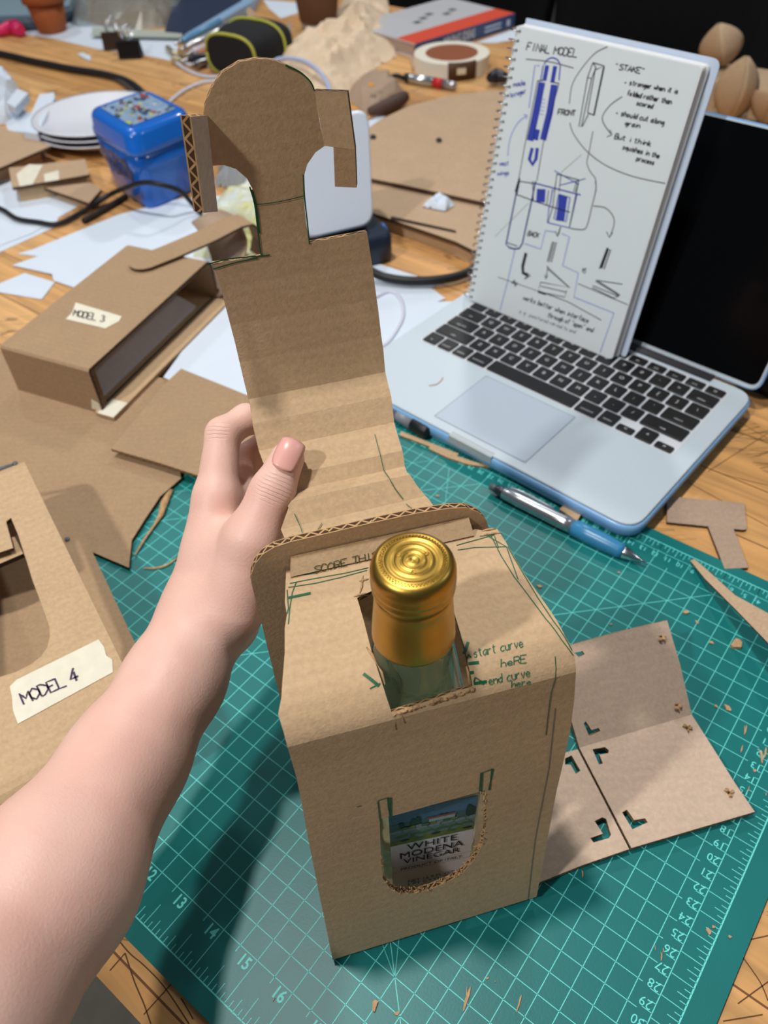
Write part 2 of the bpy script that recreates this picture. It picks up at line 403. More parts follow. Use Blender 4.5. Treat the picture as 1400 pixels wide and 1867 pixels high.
def scrawl(mb, text, a, b, height_px, onto, width, normal, mi=0, jitter=0.3, slant=0.12, lift=0.0003):
    """hand writing along the picture line a -> b, laid on the surface by onto(x, y)"""
    st, L = letters(text, jitter)
    d = np.array(b, float) - np.array(a, float); k = 1.0 / L; h = np.array([d[1], -d[0]]) / np.linalg.norm(d) * height_px
    for s_ in st:
        P = []
        for (x, y), (x2, y2) in zip(s_[:-1], s_[1:]):
            for t in (0, 0.5):
                X = x + (x2 - x) * t + (y + (y2 - y) * t) * slant; Y = y + (y2 - y) * t
                q = np.array(a) + d * X * k + h * Y; P.append(onto(*q))
        q = np.array(a) + d * (s_[-1][0] + s_[-1][1] * slant) * k + h * s_[-1][1]; P.append(onto(*q))
        mb.ribbon(P, width, normal, lift, mi)

# ================================================================== the setting
GO = np.array([-0.09807, 0.13992]); GU = np.array([0.77444, -0.63264]) * 0.0127; GV = np.array([0.63264, 0.77444]) * 0.0127   # mat grid, half inches
def G(u, v, z=0.0):
    p = GO + GU * u + GV * v; return np.array([p[0], p[1], z])
eU = np.array([GU[0], GU[1], 0]) / 0.0127; eV = np.array([GV[0], GV[1], 0]) / 0.0127
TZ = -0.003                                                       # bench top; the mat's upper face is z = 0
def wood_mat():
    m = bpy.data.materials.new('bench_wood'); m.use_nodes = True; nt = m.node_tree; b = nt.nodes['Principled BSDF']; b.inputs['Roughness'].default_value = 0.42
    tc = nt.nodes.new('ShaderNodeTexCoord'); mp = nt.nodes.new('ShaderNodeMapping'); mp.inputs['Rotation'].default_value = (0, 0, math.atan2(0.63264, 0.77444))
    nt.links.new(tc.outputs['Object'], mp.inputs[0])
    br = nt.nodes.new('ShaderNodeTexBrick'); br.offset = 0.37; br.inputs['Scale'].default_value = 1.0; br.inputs['Brick Width'].default_value = 1.1; br.inputs['Row Height'].default_value = 0.062
    br.inputs['Mortar Size'].default_value = 0.0007; br.inputs['Mortar Smooth'].default_value = 0.2; br.inputs['Bias'].default_value = 0.0
    br.inputs['Color1'].default_value = s2l((232, 180, 118)); br.inputs['Color2'].default_value = s2l((208, 152, 90)); br.inputs['Mortar'].default_value = s2l((118, 74, 36))
    nt.links.new(mp.outputs[0], br.inputs['Vector'])
    m2 = nt.nodes.new('ShaderNodeMapping'); m2.inputs['Scale'].default_value = (2.2, 26, 6); nt.links.new(mp.outputs[0], m2.inputs[0])
    n = nt.nodes.new('ShaderNodeTexNoise'); n.inputs['Scale'].default_value = 3; n.inputs['Detail'].default_value = 8; n.inputs['Distortion'].default_value = 0.6; nt.links.new(m2.outputs[0], n.inputs['Vector'])
    r = nt.nodes.new('ShaderNodeMapRange'); r.inputs['From Min'].default_value = 0.3; r.inputs['From Max'].default_value = 0.7; r.inputs['To Min'].default_value = 0.68; r.inputs['To Max'].default_value = 1.12; nt.links.new(n.outputs['Fac'], r.inputs[0])
    mx = nt.nodes.new('ShaderNodeMix'); mx.data_type = 'RGBA'; mx.blend_type = 'MULTIPLY'; mx.inputs[0].default_value = 1; nt.links.new(br.outputs['Color'], mx.inputs[6]); nt.links.new(r.outputs[0], mx.inputs[7])
    # knife scores: short dark scratches, some with and some across the grain
    src = mx.outputs[2]
    for rot, sc in ((0.25, (3, 46, 1)), (1.35, (3, 40, 1)), (0.8, (2.2, 34, 1))):
        m3 = nt.nodes.new('ShaderNodeMapping'); m3.inputs['Rotation'].default_value = (0, 0, rot); m3.inputs['Scale'].default_value = sc; nt.links.new(tc.outputs['Object'], m3.inputs[0])
        v = nt.nodes.new('ShaderNodeTexVoronoi'); v.feature = 'DISTANCE_TO_EDGE'; v.inputs['Scale'].default_value = 2.0; nt.links.new(m3.outputs[0], v.inputs['Vector'])
        n3 = nt.nodes.new('ShaderNodeTexNoise'); n3.inputs['Scale'].default_value = 9; nt.links.new(tc.outputs['Object'], n3.inputs['Vector'])
        c = nt.nodes.new('ShaderNodeMath'); c.operation = 'LESS_THAN'; c.inputs[1].default_value = 0.012; nt.links.new(v.outputs['Distance'], c.inputs[0])
        g = nt.nodes.new('ShaderNodeMath'); g.operation = 'GREATER_THAN'; g.inputs[1].default_value = 0.53; nt.links.new(n3.outputs['Fac'], g.inputs[0])
        f = nt.nodes.new('ShaderNodeMath'); f.operation = 'MULTIPLY'; nt.links.new(c.outputs[0], f.inputs[0]); nt.links.new(g.outputs[0], f.inputs[1])
        f2 = nt.nodes.new('ShaderNodeMath'); f2.operation = 'MULTIPLY'; f2.inputs[1].default_value = 0.55; nt.links.new(f.outputs[0], f2.inputs[0])
        q = nt.nodes.new('ShaderNodeMix'); q.data_type = 'RGBA'; q.inputs[7].default_value = s2l((74, 46, 24)); nt.links.new(f2.outputs[0], q.inputs[0]); nt.links.new(src, q.inputs[6]); src = q.outputs[2]
    nt.links.new(src, b.inputs['Base Color'])
    return m
WOOD = wood_mat()
CONC = mat('grey_floor', (128, 126, 112), 0.7, noise=0.25, scale=14)
q = MB(); q.box((0, 1.2, -0.80), (12, 12, 0.04)); tag(q.build('floor', CONC), None, None, kind='structure')
# bench with its legs
bench = thing('workbench', 'long wooden workbench covered in knife scores, carrying the whole mess', 'workbench', G(20, 60, -0.78))
q = MB(); q.prism([G(-210, -4.5, TZ - 0.045), G(230, -4.5, TZ - 0.045), G(230, 122.5, TZ - 0.045), G(-210, 122.5, TZ - 0.045)], (0, 0, 0.045)); q.build('bench_top', WOOD, bench)
for u, v in ((-200, 6), (220, 6), (-200, 115), (220, 115)):
    q = MB(); c = G(u, v); q.box((c[0], c[1], (-0.78 + TZ - 0.045) / 2), (0.08, 0.08, 0.78 + TZ - 0.045)); q.build('leg', WOOD, bench)
# pen and pencil scribbles left on the bench edge
q = MB(); rs = random.Random(3)
for pts in ([(205, 1700), (235, 1737), (262, 1760), (300, 1800), (345, 1867)], [(228, 1738), (245, 1790), (262, 1830), (275, 1867)], [(200, 1770), (228, 1738)], [(262, 1850), (300, 1808), (330, 1775)], [(330, 1820), (345, 1845), (352, 1858)],
            [(1368, 1690), (1345, 1735), (1330, 1790)], [(1350, 1740), (1385, 1790), (1400, 1825)], [(1360, 1715), (1400, 1706)], [(1345, 1830), (1400, 1790)], [(1318, 1862), (1390, 1850)],
            [(1290, 860), (1400, 790)], [(1255, 880), (1400, 960)], [(1230, 830), (1320, 865), (1400, 885)], [(1330, 760), (1400, 800)]):
    q.ribbon([at(x, y, TZ) for x, y in spline([np.array(p, float) for p in pts], 5)], 0.0006, (0, 0, 1), 0.0002)
q.build('scribble', mat('dark_scratch', (96, 62, 34), 0.8), bench)

# ================================================================== cutting mat
MATG = mat('cutting_mat_green', (10, 116, 114), 0.42, noise=0.12, scale=18, spec=0.5, bump=0.06, bscale=900)
LINE = mat('cutting_mat_print', (112, 228, 220), 0.5)
LINE2 = mat('cutting_mat_faint_print', (60, 168, 150), 0.5)
mat_o = thing('cutting_mat', 'green self-healing cutting mat with printed grid, under the cardboard carrier', 'cutting mat', G(-6, 15, TZ))
q = MB(); L = roundloop([G(-29.8, -2.8, TZ + 0.0001), G(18.15, -2.8, TZ + 0.0001), G(18.15, 32.8, TZ + 0.0001), G(-29.8, 32.8, TZ + 0.0001)], 0.006, 5); q.prism(L, (0, 0, 0.0029)); q.build('mat_sheet', MATG, mat_o)
q = MB()
def gl(u0, v0, u1, v1, wd=0.00042, mi=0): q.ribbon([G(u0, v0), G(u1, v1)], wd, (0, 0, 1), 0.00012, mi)
for u in range(-28, 16):
    gl(u, -1.97 if u % 2 == 0 else -0.3, u, 30 + (1.97 if u % 2 == 0 else 0.3))
for v in range(0, 31):
    gl(-28.3, v, 15.4 if v % 2 == 0 else 15.2, v)
gl(-28, -1.97, 16.97, -1.97, 0.0007); gl(16.97, -1.97, 16.97, 32.0, 0.0008); gl(-28, 32.0, 16.97, 32.0, 0.0008); gl(15.98, -1.2, 15.98, 31.3, 0.0005); gl(-28, 31.3, 15.98, 31.3, 0.0004)
for k in range(0, 180):                                            # eighth-inch ticks
    u = -28 + k * 0.25
    if u > 16.9: break
    l = 1.0 if k % 4 == 0 else (0.55 if k % 2 == 0 else 0.32)
    if k % 8: gl(u, -1.97, u, -1.97 + l, 0.0004)
    gl(u, 32.0, u, 32.0 - min(l, 0.6), 0.0004)
for k in range(0, 136):
    v = -1.97 + 0.97 + k * 0.25
    if v > 31.9: break
    kk = round(v / 0.25); l = 0.95 if kk % 8 == 0 else (0.95 if kk % 4 == 0 else (0.5 if kk % 2 == 0 else 0.3))
    gl(16.97, kk * 0.25, 16.97 - l, kk * 0.25, 0.0004)
for n in range(0, 42):
    v = 30.98 - 0.787 * n
    if v < -1: break
    gl(15.98, v, 15.55, v, 0.0004); gl(15.98, v + 0.39, 15.78, v + 0.39, 0.0004)
for n in range(0, 56):
    u = 15.2 - 0.787 * n; gl(u, 31.3, u, 30.9, 0.0003)
gl(-20, 0, 10, 30); gl(-28, 30 - 22, -6, 30); gl(7, 3, 10, 0); gl(7, 3, -20, 30); gl(7, 3, -8.6, 30, 0.0003); gl(7, 3, -28, 23.2, 0.0003); gl(-28, 11.5, -10, 30, 0.0003)
q.build('printed_grid', LINE, mat_o)
q = MB()
for n in range(1, 23): printed(q, str(n), 0.0088, G(-28 + 2 * n - 0.42, -0.38), eU, eV, 0.00014, bold=0.0002, sx=0.85)
for n in range(1, 41): printed(q, str(n), 0.0066, G(15.62, 30.98 - 0.787 * n + 0.22), -eU, -eV, 0.00014)
for n in range(1, 55): printed(q, str(n), 0.0058, G(15.2 - 0.787 * n + 0.2, 30.95), -eU, -eV, 0.00014)
q.build('printed_numbers', LINE, mat_o)

# ================================================================== the cardboard bottle carrier in the middle
TH = math.radians(13.4)
E1 = np.array([math.cos(TH), math.sin(TH), 0]); E2 = np.array([-math.sin(TH), math.cos(TH), 0])
car = thing('cardboard_bottle_carrier', 'hand-cut cardboard bottle carrier standing on the green mat, its tall strap held up', 'cardboard model', (0.01, 0.19, 0.0))
def arc(c, r, a0, a1, n): return [(c[0] + r * math.cos(math.radians(a0 + (a1 - a0) * k / n)), c[1] + r * math.sin(math.radians(a0 + (a1 - a0) * k / n))) for k in range(n + 1)]
prof = [tuple(p) for p in spline([np.array(p) for p in ((0.1266, 0.006), (0.133, 0.04), (0.1400, 0.08), (0.1465, 0.12), (0.1520, 0.150), (0.1546, 0.1655))], 5)] + arc((0.1765, 0.173), 0.022, 155, 92, 18) + [(0.20, 0.1955), (0.2345, 0.1955)]
SL = Bent(prof, E1, E2, side=1)
lefts = [(607, 1752), (598, 1708), (580, 1620), (566, 1550), (553, 1480), (541, 1420), (527, 1372), (517, 1335), (507, 1302), (513, 1272), (515, 1240), (519, 1190), (519, 1145), (523, 1120), (519, 1098), (526, 1060)]
rights = [(872, 978), (885, 968), (906, 964), (920, 985), (955, 1045), (1003, 1113), (1030, 1160), (1047, 1190), (1050, 1225), (1047, 1275), (1040, 1330), (1028, 1385), (1015, 1440), (1000, 1520), (988, 1585), (978, 1636)]
OUT = [SL.uv(*p) for p in lefts[:-1]] + [(SL.uv(*lefts[-1])[0], SL.S[-1]), (SL.uv(*rights[0])[0], SL.S[-1])] + [SL.uv(*p) for p in rights[1:]]
SMAX = SL.S[-1]; OUT = [(u, min(max(v, 0.0), SMAX)) for u, v in OUT]
HOLE1 = [SL.uv(*p) for p in [(651, 1090), (664, 1135), (678, 1190), (692, 1232), (704, 1270), (714, 1300), (745, 1290), (790, 1275), (825, 1262), (862, 1252), (856, 1222), (849, 1190), (838, 1150), (826, 1110), (815, 1068), (760, 1060), (700, 1070), (676, 1078)]]
HOLE2 = [SL.uv(*p) for p in [(692, 1494), (740, 1481), (790, 1467), (840, 1453), (884, 1441), (887, 1475), (886, 1508), (879, 1540), (866, 1566), (845, 1590), (818, 1607), (785, 1621), (755, 1629), (728, 1628), (710, 1618), (698, 1602), (694, 1560)]]
sleeve = sheet('front_sleeve', OUT, lambda u, v, w_: SL.map(u, v, w_ - 0.003), 0.003, [HOLE1, HOLE2], cv=[v for v in SL.S[1:-1]], parent=car, smooth=False)
# back panel with rounded shoulders, standing behind the sleeve and rising above it
yb = 0.2365
BK = Plane(E2 * yb, E1, -E2)
bl = [BK.uv(*p) for p in [(458, 1062), (459, 1045), (466, 1027), (480, 1010), (500, 998), (530, 988), (600, 972), (680, 953), (760, 936), (820, 927), (850, 926), (872, 934), (886, 948), (893, 968)]]
u0 = bl[0][0] + 0.001; u1 = bl[-1][0] + 0.002
zz = lambda z: z     # plane e2 is straight up
BK.e2 = np.array([0, 0, 1.0]); BK.e1 = E1
def bkuv(x, y):
    p = hit(x, y, BK.p, BK.n); return (np.dot(p, E1), p[2])
BK.map2 = lambda u, v, w_: E1 * u + E2 * (yb + 0.0035 - w_) + np.array([0, 0, v])
bl = [bkuv(*p) for p in [(458, 1062), (459, 1045), (466, 1027), (480, 1010), (500, 998), (530, 988), (600, 972), (680, 953), (760, 936), (820, 927), (850, 926), (872, 934), (886, 948), (893, 968)]]
backo = sheet('back_panel', bl + [(bl[-1][0] + 0.002, 0.004), (bl[0][0] + 0.001, 0.004)], lambda u, v, w_: BK.map2(u, v, w_), 0.0035, mats=(K_MAIN, K_EDGE), parent=car)
q = MB(); q.box(E1 * 0.052 + E2 * 0.186 + np.array([0, 0, 0.0025]), (0.100, 0.094, 0.003), (E1, E2, (0, 0, 1))); q.build('base_panel', K_MAIN, car)
# glued strip where the sleeve meets the back panel
g0 = SL.uv(527, 1060)[0]; g1 = SL.uv(872, 978)[0]
sheet('glue_tab', [(g0 + 0.001, 0.1965), (g1 - 0.002, 0.1965), (g1 - 0.003, 0.2030), (g0 + 0.003, 0.2030)], lambda u, v, w_: E1 * u + E2 * (yb - 0.0005 - w_ - (0.2030 - v) * 0.8) + np.array([0, 0, v]), 0.0010, mats=(K_MAIN, K_TORN), parent=car)
GTP = E2 * (yb - 0.0015) + np.array([0, 0, 0.2030]); GTN = nrm(-E2 + np.array([0, 0, 0.8]))
# tall strap
TS = math.radians(14.5); S1 = np.array([math.cos(TS), math.sin(TS), 0]); S2 = np.array([-math.sin(TS), math.cos(TS), 0])
sp0 = [(-0.012, 0.276, 0.178), (-0.0131, 0.2755, 0.186), (-0.0287, 0.3325, 0.1893), (-0.0302, 0.335, 0.204), (-0.0322, 0.3485, 0.2105), (-0.039, 0.3582, 0.2853)]
yz = [(np.dot(np.array([x, y, 0]), S2), z) for x, y, z in sp0]
yz = [(0.248, 0.1755), (0.266, 0.1815), (0.284, 0.1865), (0.300, 0.1895), (0.316, 0.1945), (0.329, 0.2015), (0.339, 0.2110), (0.3465, 0.2230), (0.3525, 0.2400), (0.3575, 0.2650), (0.3610, 0.3000), (0.3625, 0.3500)]
ST = Bent(yz, S1, S2, side=1)
cr_s = [ST.uv(*p)[1] for p in [(650, 930), (641, 893), (650, 866), (650, 844), (596, 793), (587, 748), (579, 703)]]   # creases pressed across the strap
def pat(v):
    q_ = ST.map(0, v); return np.array([np.dot(q_, S2), q_[2]])
def pn_(v):
    n_ = ST.normal(v); return np.array([np.dot(n_, S2), n_[2]])
ny = [ST.P[0], pat(cr_s[0] - 0.012)] + [pat(v) + pn_(v) * o_ for v, o_ in zip(cr_s, (-0.0020, 0.0022, -0.0018, 0.0022, -0.0020, 0.0016, -0.0016))] + [pat(v) for v in np.linspace(cr_s[-1] + 0.02, ST.S[-1], 7)]
ST = Bent(ny, S1, S2, side=1)
sl = [(520, 985), (512, 965), (526, 925), (500, 892), (487, 862), (472, 822), (461, 776), (456, 738), (444, 690), (430, 630), (413, 565), (399, 510), (387, 481), (430, 474), (478, 467), (474, 430), (470, 395), (463, 350), (450, 325), (430, 308), (408, 301), (388, 302), (380, 255), (372, 210), (374, 190), (386, 160), (404, 133), (436, 113), (470, 107), (500, 110), (535, 124), (560, 142), (573, 163), (578, 195), (585, 235), (592, 266), (575, 278), (560, 300), (553, 325), (554, 365), (558, 405), (564, 443), (610, 434), (669, 423), (678, 480), (689, 560), (699, 640), (705, 690), (713, 722), (724, 790), (736, 835), (742, 862), (760, 885), (780, 908), (790, 922)]
STUV = [ST.uv(*p) for p in sl]
strap = sheet('strap', STUV, lambda u, v, w_: ST.map(u, v, w_ - 0.003), 0.003, cv=list(ST.S[1:-1]), parent=car, mats=(K_MAIN, K_EDGE))
# side tabs of the strap's head
def slab(name, quad, thick, n, mats, parent):
    """four-cornered piece of board from corner points; n tells the side that faces out"""
    Q = [np.asarray(p, float) for p in quad]; nq = nrm(np.cross(Q[2] - Q[0], Q[3] - Q[1])); nq = nq if np.dot(nq, n) > 0 else -nq
    m_ = Plane(sum(Q) / 4, Q[1] - Q[0], nq)
    uvs = [(np.dot(p - m_.p, m_.e1), np.dot(p - m_.p, m_.e2)) for p in Q]
    return sheet(name, uvs, lambda u, v, w_: m_.map(u, v, w_ - thick), thick, mats=mats, parent=parent)
K_TAB = kraft('kraft_board_grey_liner', (204, 192, 182), flute=0.03)
def onst(x, y, off=0.0):
    u, v = ST.uv(x, y); return ST.map(u, v, off)
h0, h1, h2 = onst(377, 210), onst(389, 303), onst(398, 386)
nst = ST.normal(ST.S[-1]); dep = lambda p: np.dot(p - CAM, WR[:, 2])
k0, k2 = atd(349, 213, dep(h0) - 0.012), atd(371, 388, dep(h2) - 0.012)
n_in = nrm(np.cross(h2 - h0, k0 - h0)); n_in = n_in if np.dot(n_in, CAM - h1) > 0 else -n_in
lt = slab('side_tab', [h0, k0, k2, h2], 0.0050, n_in, (K_TAB, K_EDGE), car)
r0, r1, r2, r3 = onst(573, 166), onst(627, 161), onst(641, 265), onst(591, 266)
rt = slab('side_tab', [r0, r1 + nst * 0.006, r2 + nst * 0.006, r3], 0.003, nst, (K_MAIN, K_EDGED), car)
r4, r5, r6, r7 = onst(606, 266), onst(641, 265), onst(650, 342), onst(614, 346)
slab('hook', [r4 + nst * 0.002, r5 + nst * 0.006, onst(650, 342, 0.0), onst(614, 346, -0.004)], 0.003, nst, (K_MAIN, K_EDGED), rt)
# pen marks, in green felt-tip and ball-pen
def onsl(x, y): return SL.map(*SL.uv(x, y))
q = MB()
def c3(x, y): return (430 + x / 2.0896, 880 + y / 2.0896)
def gpen(pts, wd=0.0004, surf=SL, sub=4, mi=0):
    Q = surf.path(pts, 0.0, sub); q.ribbon(Q, wd, lambda p: surf.normal(surf.uv(*pts[len(pts) // 2])[1]), 0.0003, mi)
for pts in ([(970, 200), (1010, 280), (1060, 360), (1110, 425), (1180, 520), (1240, 600), (1285, 660)], [(1035, 245), (1090, 340), (1150, 440), (1210, 530), (1280, 640)], [(930, 205), (985, 200), (840, 240)], [(845, 258), (910, 248), (1030, 245)], [(960, 205), (1030, 245), (1075, 370)], [(985, 205), (1000, 250)],
            [(200, 400), (300, 385), (400, 362), (500, 335)], [(205, 385), (280, 370), (420, 345), (505, 325)], [(195, 410), (200, 480), (195, 500)], [(230, 380), (215, 420), (205, 480), (200, 540)], [(1215, 660), (1200, 800), (1180, 960)]): gpen([c3(*p) for p in pts], 0.00042)
for pts in ([(200, 440), (285, 422)], [(485, 728), (545, 775)], [(885, 690), (925, 685)], [(890, 725), (905, 722)], [(868, 655), (885, 608)], [(905, 765), (955, 757)], [(925, 755), (945, 765)]): gpen([c3(*p) for p in pts], 0.0013)
for pts in ([(510, 785), (550, 765)], [(880, 672), (885, 655), (897, 668)], [(905, 760), (910, 742), (925, 750)], [(232, 355), (310, 345)]): gpen([c3(*p) for p in pts], 0.0005)
nz = (0, 0, 1)
def tops(txt, a, b, h): scrawl(q, txt, c3(*a), c3(*b), h / 2.0896, onsl, 0.00042, nz)
tops('start curve', (908, 668), (1098, 626), 36); tops('heRE', (1010, 704), (1110, 686), 30); tops('end curve', (965, 772), (1125, 738), 34); tops('here', (1050, 782), (1128, 770), 26)
def c8(x, y): return (650 + x / 5.185, 1380 + y / 5.185)
fn = SL.normal(0.05)
for pts in ([(200, 415), (210, 500), (222, 600)], [(200, 410), (302, 380)], [(292, 385), (300, 480), (322, 570)], [(302, 380), (312, 570)], [(325, 378), (325, 560)], [(1172, 145), (1160, 320)], [(1188, 140), (1178, 325)], [(1195, 142), (1290, 108)], [(1275, 105), (1258, 310)], [(1290, 112), (1245, 312)], [(0, 470), (40, 457)]):
    Q = SL.path([c8(*p) for p in pts], 0, 3); q.ribbon(Q, 0.00055, fn, 0.0003)
q.build('green_pen_marks', GREEN_INK, sleeve)['label'] = 'green handwriting and cut lines'
q = MB(); Q = SL.path([(1012, 1290), (1000, 1400), (975, 1530), (962, 1640)], 0, 4); q.ribbon(Q, 0.0004, fn, 0.0003); q.build('pencil_line', GREY_INK, sleeve)
q = MB(); scrawl(q, 'SCORE THIS', c3(300, 346), c3(545, 286), 13, lambda x, y: hit(x, y, GTP, GTN), 0.0004, GTN, lift=0.0004); q.build('pen_writing', mat('olive_ink', (70, 72, 36), 0.5), car)
q = MB()
for pts in ([(380, 481), (420, 471), (480, 466), (492, 464)], [(389, 490), (430, 478), (470, 470)], [(455, 340), (464, 372), (470, 420), (476, 465)], [(459, 345), (467, 375), (473, 425)], [(466, 373), (510, 367), (553, 357)], [(553, 318), (555, 360), (560, 405), (564, 445)], [(520, 119), (545, 130), (565, 148), (573, 165)]):
    U = [ST.uv(*p) for p in pts]; U = [(u, v) for u, v in U]; q.ribbon([ST.map(u, v) for u, v in spline([np.array(p_) for p_ in U], 4)], 0.0007 if pts[0][0] != 466 else 0.00045, nst, 0.0004)
for pts in ([(683, 793), (695, 840), (712, 878), (735, 912)], [(537, 938), (548, 962), (552, 978)], [(575, 975), (587, 955)], [(740, 920), (752, 930)]):
    U = [ST.uv(*p) for p in pts]; q.ribbon([ST.map(u, v, 0.0004) for u, v in spline([np.array(p_) for p_ in U], 6)], 0.0004, lambda p: np.array([0, -0.3, 1.0]), 0.0005)
q.build('green_pen_marks', GREEN_INK, strap)
# frayed lip round the cut window and the neck opening
q = MB(); rs = random.Random(5)
cen = np.mean(HOLE2, axis=0)
for k in range(230):
    i = 4 + int(rs.random() * 12); a = np.array(HOLE2[i]); b = np.array(HOLE2[(i + 1) % len(HOLE2)]); p = a + (b - a) * rs.random()
    d = nrm(cen - p); tg = nrm(b - a); ln = rs.uniform(0.0012, 0.0036); sk = rs.uniform(-0.9, 0.9)
    dpt = rs.uniform(0.0003, 0.0029); u, v = p
    p0 = SL.map(u - d[0] * 0.0006, v - d[1] * 0.0006, -dpt); e_ = p + d * ln * rs.uniform(.15, .75) + tg * ln * sk
    p1 = SL.map(e_[0], e_[1], -dpt + rs.uniform(-.0006, .0012)); r0_ = rs.uniform(.0002, .0006)
    q.tube([p0, (p0 + p1) / 2 + np.array([rs.uniform(-.0004, .0004), rs.uniform(-.0006, .0002), rs.uniform(-.0004, .0004)]), p1], [r0_, r0_ * rs.uniform(.7, 1.3), r0_ * 0.3], 4)
q.build('torn_lip', K_TORN, sleeve)['label'] = 'torn pale cardboard fibres around the window'
q = MB()
for k in range(70):
    t = rs.random(); x = 716 + (862 - 716) * t; y = 1300 + (1254 - 1300) * t; dx_ = rs.uniform(4, 16); p0 = onsl(x, y + rs.uniform(1, 6)); p1 = onsl(min(x + dx_, 866), y - dx_ * .3 + rs.uniform(0, 8)); q.tube([p0, (p0 + p1) / 2 + np.array([0, 0, rs.uniform(0, .0006)]), p1], [0.0004, rs.uniform(.0004, .0009), 0.0003], 4)
for a, b in (((655, 1060), (672, 1056)), ((655, 1085), (662, 1050)), ((645, 1088), (668, 1082)), ((878, 968), (905, 964)), ((882, 975), (915, 972)), ((668, 1180), (690, 1215)), ((690, 1215), (702, 1248)), ((716, 1300), (722, 1330)), ((728, 1298), (738, 1318)), ((850, 1215), (856, 1248))):
    p0, p1 = onsl(*a), onsl(*b); q.tube([p0, p0 * .6 + p1 * .4 + np.array([0.0003, 0, 0.0004]), p1], [0.0003, 0.0006, 0.0003], 5)
q.build('torn_lip', K_TORN, sleeve)

# ================================================================== vinegar bottle
BX = np.array([0.0098, 0.1868, 0.0]); BT = math.radians(9.8)
F1 = np.array([math.cos(BT), math.sin(BT), 0]); F2 = np.array([-math.sin(BT), math.cos(BT), 0])
bot = thing('vinegar_bottle', 'glass vinegar bottle with gold screw cap standing inside the cardboard carrier', 'bottle', BX)
def sq(r, z, p, n=48):
    o = []
    for i in range(n):
        a = 2 * math.pi * i / n; c, s_ = math.cos(a), math.sin(a); k = (abs(c) ** p + abs(s_) ** p) ** (-1 / p)
        o.append(BX + (F1 * c + F2 * s_) * r * k + np.array([0, 0, z]))
    return o
q = MB(); q.loft([sq(0.022, 0.0042, 5), sq(0.027, 0.0045, 6), sq(0.029, 0.008, 7), sq(0.0292, 0.03, 7), sq(0.0290, 0.10, 7), sq(0.0274, 0.12, 6.5), sq(0.0260, 0.134, 5.5), sq(0.0243, 0.146, 4.5), sq(0.0226, 0.157, 3.6), sq(0.0210, 0.166, 2.9), sq(0.0196, 0.178, 2.3), sq(0.0184, 0.188, 2.1), sq(0.0168, 0.197, 2), sq(0.0155, 0.204, 2), sq(0.0148, 0.212, 2), sq(0.0140, 0.216, 2)])
q.build('glass_body', mat('bottle_glass', (196, 228, 222), 0.02, trans=1.0, ior=1.33, spec=0.5), bot)
GOLD = mat('gold_foil', (190, 152, 70), 0.36, metal=1.0, noise=0.10, scale=90, bump=0.05, bscale=250)
q = MB(); q.lathe([(0.0160, 0.2060), (0.0168, 0.2058), (0.0169, 0.2066), (0.0166, 0.2120), (0.0160, 0.2190), (0.0154, 0.2265), (0.0152, 0.2310), (0.0154, 0.2325), (0.0152, 0.2338), (0.0148, 0.2345)], BX, 56); q.build('gold_capsule', GOLD, bot)
q = MB(); q.lathe([(0.0147, 0.2338), (0.0153, 0.2348), (0.0160, 0.2365), (0.0161, 0.2376), (0.0157, 0.2388), (0.0161, 0.2402), (0.0162, 0.2412), (0.0159, 0.2425), (0.0161, 0.2440), (0.0160, 0.2462), (0.0155, 0.2480), (0.0146, 0.2494), (0.0134, 0.2500), (0.0128, 0.25015), (0.0113, 0.25015), (0.0111, 0.25035), (0.0106, 0.25035), (0.0104, 0.25015), (0.0076, 0.25015), (0.0074, 0.25035), (0.0070, 0.25035), (0.0068, 0.25015), (0.0048, 0.25015), (0.0046, 0.25035), (0.0042, 0.25035), (0.0040, 0.25015), (0.0023, 0.25015), (0.0021, 0.2503), (0.0012, 0.2503), (0.0010, 0.25015), (0.0002, 0.25015)], BX, 64)
for k in range(60):
    a = 2 * math.pi * k / 60
    for rr in (0.0116, 0.0123):
        c = BX + np.array([math.cos(a + (0.05 if rr > 0.012 else 0)) * rr, math.sin(a + (0.05 if rr > 0.012 else 0)) * rr, 0.2501]); q.lathe([(0.00042, 0), (0.0003, 0.0003), (0.0001, 0.00042)], c, 6)
for k in range(3):
    a = 2 * math.pi * k / 3 + 0.5; c = BX + np.array([math.cos(a) * 0.0058, math.sin(a) * 0.0058, 0.2501]); q.lathe([(0.0009, 0), (0.0009, 0.0003), (0.0005, 0.0003), (0.0004, 0.0001)], c, 10)
q.build('screw_cap', GOLD, bot)
